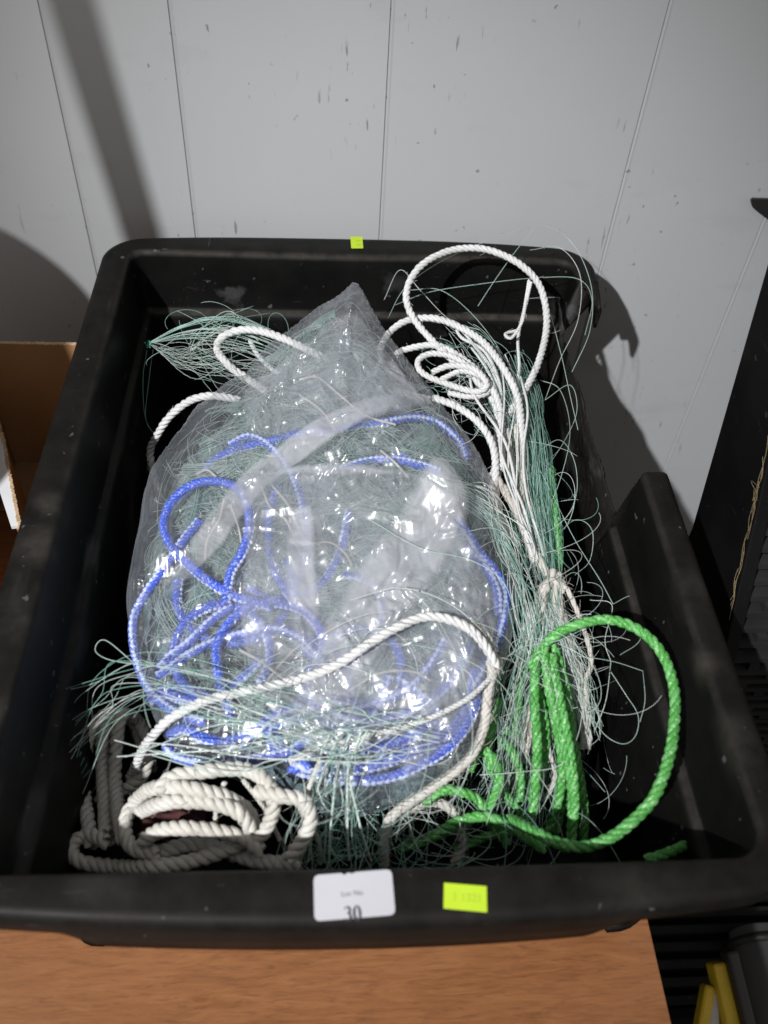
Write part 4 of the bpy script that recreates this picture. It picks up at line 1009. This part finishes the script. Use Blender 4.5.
for p in edge:
    w = .0006 + .0012 * random.random(); mb.box((p[0] - w, p[1] - .001, .0997), (p[0] + w * .9, p[1] + .001, .1035))
mb.build('torn_edge', M['cardedge'], box)
fx = -.348
qx = at_y(48, 345, BY)
mb = MB(); FX = -.30; zf = .258; mb.box((FX - .003, .44, .004), (FX, BY - .0006, zf)); mb.build('shade_flap', M['card'], box)  # flap out of view, added to shade the box interior
mb = MB(); mb.box((fx - .004, yf, .0036), (fx, BY - .001, .0998)); mb.build('inner_panel', M['card'], box)
q0, q1 = fp[1], fp[3]; dd = (q1 - q0) / np.linalg.norm(q1 - q0); nn = np.array([-dd[1], dd[0], 0]) * -.003
mb = MB(); mb.prism([(p[0], p[1], .0036) for p in (q0, q1, q1 + nn, q0 + nn)], (0, 0, .0962)); mb.build('front_panel', M['card'], box)

# ---------------------------------------------------------------- right: ribbed crates
def crate():
    root = empty('plastic_crate', (.46, .42, -.416), 'tall black plastic crate with slotted sides standing right of the tote', 'crate')
    X = .30; zb = -.14
    def pt(px, py, x=X): return at_x(px, py, x)
    # solid corner panel of the near-left side
    edge_top = pt(790, 190); a = pt(692, 528); 
    zlow = zb
    slope = (pt(768, 262)[1] - a[1]) / (pt(768, 262)[2] - a[2])
    def yr(z): return a[1] + slope * (z - a[2])
    dl0 = pt(768, 470); dl1 = pt(738, 600); sl = (dl0[1] - dl1[1]) / (dl0[2] - dl1[2])
    def yd(z): return dl1[1] + sl * (z - dl1[2])
    ztop = .46; zlow = -.416
    def yd2(z): return yd(max(z, .06))
    prof = [zlow, .06, ztop]
    mb = MB(); mb.prism([(X, yd2(z), z) for z in prof] + [(X, yr(z), z) for z in (ztop, a[2])] + [(X, yr(a[2]), zlow)], (.006, 0, 0)); mb.build('corner_panel', M['crate'], root, bevel=.001)
    mb = MB(); mb.prism([(X - .004, yd2(z) - .005, z) for z in prof] + [(X - .004, yd2(z) + .004, z) for z in prof[::-1]], (.011, 0, 0)); mb.build('edge_rib', M['crate'], root, bevel=.0015)
    mb = MB(); z = zlow; row = 0; x1 = X + .34
    while z < ztop - .014:
        yy = yd2(z)
        mb.box((X + .006, yy, z), (x1, yy + .010, z + .0056))
        k = 0; x = X + .02 + (.018 if row % 2 else 0)
        while x < x1 - .01:
            mb.box((x, yy + .0006, z + .0054), (x + .008, yy + .0092 , z + .0126)); x += .036
        z += .0124; row += 1
    mb.build('slotted_side', M['crate_bar'], root)
    mb = MB(); mb.box((X + .007, yd2(zlow) + .012, zlow), (x1, yr(a[2]) - .012, zlow + .004)); mb.build('base', M['crate'], root)
    mb = MB(); mb.box((x1 + .0005, yd2(zlow), zlow), (x1 + .0065, yr(a[2]), ztop)); mb.build('far_side', M['crate'], root)
    mb = MB(); mb.prism([(X + .0065, yr(ztop) - .007, ztop), (x1, yr(ztop) - .007, ztop), (x1, yr(a[2]) - .007, a[2]), (x1, yr(a[2]) - .007, zlow), (X + .0065, yr(a[2]) - .007, zlow), (X + .0065, yr(a[2]) - .007, a[2])], (0, .006, 0)); mb.build('end_panel', M['crate'], root)
    # straw caught along the rib
    b = Bundle()
    for i in range(14):
        z = .10 + .008 * i + .01 * random.random(); q = np.array([X - .006, yd(z) - .004, z])
        L = [q + np.array([-.001 * random.random(), .0025 * random.uniform(-1, 1) + sl * .009 * k, .009 * k]) for k in range(4)]
        C, _ = crom(L, .002); b.lines(C[None], .00018, 4)
    for i in range(4):
        q = np.array([X - .006, yd(.2) - .003, .2]); L = [q, q + np.array([-.003, .004 * random.uniform(-2, 2), .006 * random.uniform(-1, 2)]), q + np.array([-.004, .012 * random.uniform(-1, 1), .012 * random.uniform(-1, 1)])]
        C, _ = crom(L, .002); b.lines(C[None], .00016, 4)
    s = b.build('dry_straw', [M['hay']]); tag(s, 'wisps of dry straw caught on the edge of the tall black crate', 'straw')
    return root
crate()
def low_crate():
    root = empty('plastic_crate', (.40, .40, -.75), 'low black slatted crate under the table edge at bottom right', 'crate')
    x0, x1, y0, y1, z1 = .285, .80, .235, .74, -.42
    mb = MB()
    for k in range(27):
        y = y0 + .002 + k * .018; mb.box((x0, y, z1 - .012), (x1, y + .009, z1))
    mb.build('slatted_top', M['crate_bar'], root)
    mb = MB(); mb.box((x0, y0 - .012, -.75), (x1, y0, z1)); mb.build('front_panel', M['crate'], root, bevel=.002)
    mb = MB(); mb.box((x0 - .012, y0, -.75), (x0, y1, z1)); mb.build('side_panel', M['crate'], root, bevel=.002)
    mb = MB(); mb.box((x0, y0, z1 - .10), (x1, y1, z1 - .09)); mb.build('base', M['crate'], root)
low_crate()

def along(pxs, z, w, th, mat, name, parent):
    pass
# yellow clamp-like tool and a metal tube standing between table and crate
tool = empty('hand_tool', tuple(at_z(716, 1000, -.40)), 'yellow and grey tool standing between the table and the crates', 'tool')
def bar(name, pa, pb, za, zb_, w, th, mat, parent, bev=.003):
    a = at_z(*pa, za); c = at_z(*pb, zb_); d = c - a; L = np.linalg.norm(d); d /= L
    s = np.cross(d, [0, 0, 1.]); s /= np.linalg.norm(s); u = np.cross(s, d)
    Mx = Matrix(((s[0], d[0], u[0], a[0]), (s[1], d[1], u[1], a[1]), (s[2], d[2], u[2], a[2]), (0, 0, 0, 1)))
    mb = MB(); mb.box((-w/2, 0, -th/2), (w/2, L, th/2), 0, Mx); return mb.build(name, mat, parent, bevel=bev)
bar('yellow_body', (716, 962), (752, 1120), -.345, -.39, .016, .022, M['yellow'], tool)
bar('grey_core', (711, 985), (712, 1120), -.36, -.40, .012, .018, M['dust'], tool)
bar('yellow_edge', (708, 985), (684, 1120), -.36, -.40, .011, .022, M['yellow'], tool)
bar('black_strap', (728, 950), (770, 1120), -.33, -.38, .012, .022, M['dark'], tool)
def tube_obj():
    root = empty('metal_cylinder', tuple(at_z(758, 960, -.40)), 'dull silver cylinder lying in the dark beside the yellow tool', 'cylinder')
    a = at_z(758, 930, -.40); c = at_z(790, 1060, -.40); d = c - a; L = np.linalg.norm(d); d /= L
    Rm = Vector((0, 0, 1)).rotation_difference(Vector(d)).to_matrix().to_4x4(); Rm.translation = Vector(a)
    def lt(name, prof, mat):
        mb = MB(); mb.lathe([(r * 1.6, z) for r, z in prof], (0, 0, 0), 36); mb.v = [tuple(Rm @ Vector(p)) for p in mb.v]; return mb.build(name, mat, root, True)
    lt('barrel', [(0, 0), (.017, .0), (.020, .003), (.020, L)], M['pale'])
    lt('collar', [(.0205, .012), (.023, .013), (.023, .020), (.0205, .021)], M['dark'])
tube_obj()
# small metal bracket fixed on the wall at right
bp = [at_y(*p, .797) for p in ((750, 199.5), (752, 197.5), (800, 199), (800, 236), (768, 217.5), (756, 208.5), (751, 204))]
mb = MB(); mb.prism([tuple(p) for p in bp], (0, -.003, 0)); o = mb.build('wall_bracket', [M['dark']]); tag(o, 'dark pointed metal bracket on the wall at the right edge', 'bracket')

# ---------------------------------------------------------------- unseen things added left of the frame to throw the wall shadows
lamp_pos = np.array([-.98, -.95, 1.80])
def toward(wp, t): return lamp_pos + (np.array(wp) - lamp_pos) * t
BKC = toward((-.36, .80, .075), .80); BR = .094; BT = BKC[2]; BKC = (BKC[0], BKC[1], 0)
bk = empty('shadow_canister', (BKC[0], BKC[1], 0), 'round lidded canister added out of frame to cast the curved wall shadow', 'canister')
mb = MB(); mb.lathe([(0, 0), (BR - .012, 0), (BR - .008, .004), (BR - .004, BT - .012)], BKC, 48); mb.build('body', M['bucket'], bk, True)
mb = MB(); mb.lathe([(.0, BT), (BR - .004, BT), (BR, BT - .003), (BR, BT - .014), (BR - .0035, BT - .014)], BKC, 48); mb.build('lid', M['bucket'], bk, True)
pa = toward((-.207, .80, .36), .73); pb = toward((-.181, .80, .1485), .73); dv = (pb - pa) / (pb[2] - pa[2])
foot = pa + dv * (0 - pa[2]); head = pa + dv * (.86 - pa[2])
pl = empty('shadow_stand', tuple(foot), 'dark leaning stand added out of frame to cast the shadow band on the wall', 'stand')
V, Q = tubes(np.stack([foot + (head - foot) * t for t in np.linspace(.012, 1, 8)])[None], .0135, 20); mesh_obj('pole', V, Q, M['dark'], pl)
mb = MB(); mb.lathe([(0, .016), (.018, .016), (.04, .006), (.042, 0), (0, 0)], tuple(foot), 40); mb.build('foot', M['dark'], pl, True)

# ---------------------------------------------------------------- light, world, camera
w = bpy.data.worlds.new('World'); SC.world = w; w.use_nodes = True
bg = w.node_tree.nodes['Background']; bg.inputs[0].default_value = (1.0, .95, .90, 1); bg.inputs[1].default_value = .37
L = bpy.data.lights.new('work_lamp', 'SPOT'); L.energy = 360; L.shadow_soft_size = .022; L.color = (1, .99, .985); L.spot_size = math.radians(28.5); L.spot_blend = 1.0
lo = bpy.data.objects.new('work_lamp', L); COL.objects.link(lo); lo.location = lamp_pos
tgt = Vector((.01, .46, .15)); lo.rotation_euler = (tgt - Vector(lamp_pos)).to_track_quat('-Z', 'Y').to_euler()

cam = bpy.data.cameras.new('camera'); co = bpy.data.objects.new('camera', cam); COL.objects.link(co); SC.camera = co
cam.sensor_fit = 'HORIZONTAL'; cam.sensor_width = 36; cam.lens = F / 768 * 36; cam.clip_start = .02; cam.clip_end = 50
right = R3[:, 0]; down = R3[:, 1]; fwd = R3[:, 2]
co.matrix_world = Matrix(((right[0], -down[0], -fwd[0], 0), (right[1], -down[1], -fwd[1], 0), (right[2], -down[2], -fwd[2], HC), (0, 0, 0, 1)))
cam.dof.use_dof = True; cam.dof.focus_distance = .70; cam.dof.aperture_fstop = 8.4

SC.render.engine = 'CYCLES'
cy = SC.cycles; cy.transparent_max_bounces = 32; cy.max_bounces = 8; cy.diffuse_bounces = 3; cy.glossy_bounces = 3; cy.transmission_bounces = 6
cy.caustics_reflective = False; cy.caustics_refractive = False; cy.sample_clamp_indirect = 3.0; cy.sample_clamp_direct = 8.0
cy.use_denoising = True
vs = SC.view_settings; vs.view_transform = 'Standard'; vs.look = 'None'; vs.exposure = 0; vs.gamma = 1
SC.render.resolution_x, SC.render.resolution_y = 768, 1024
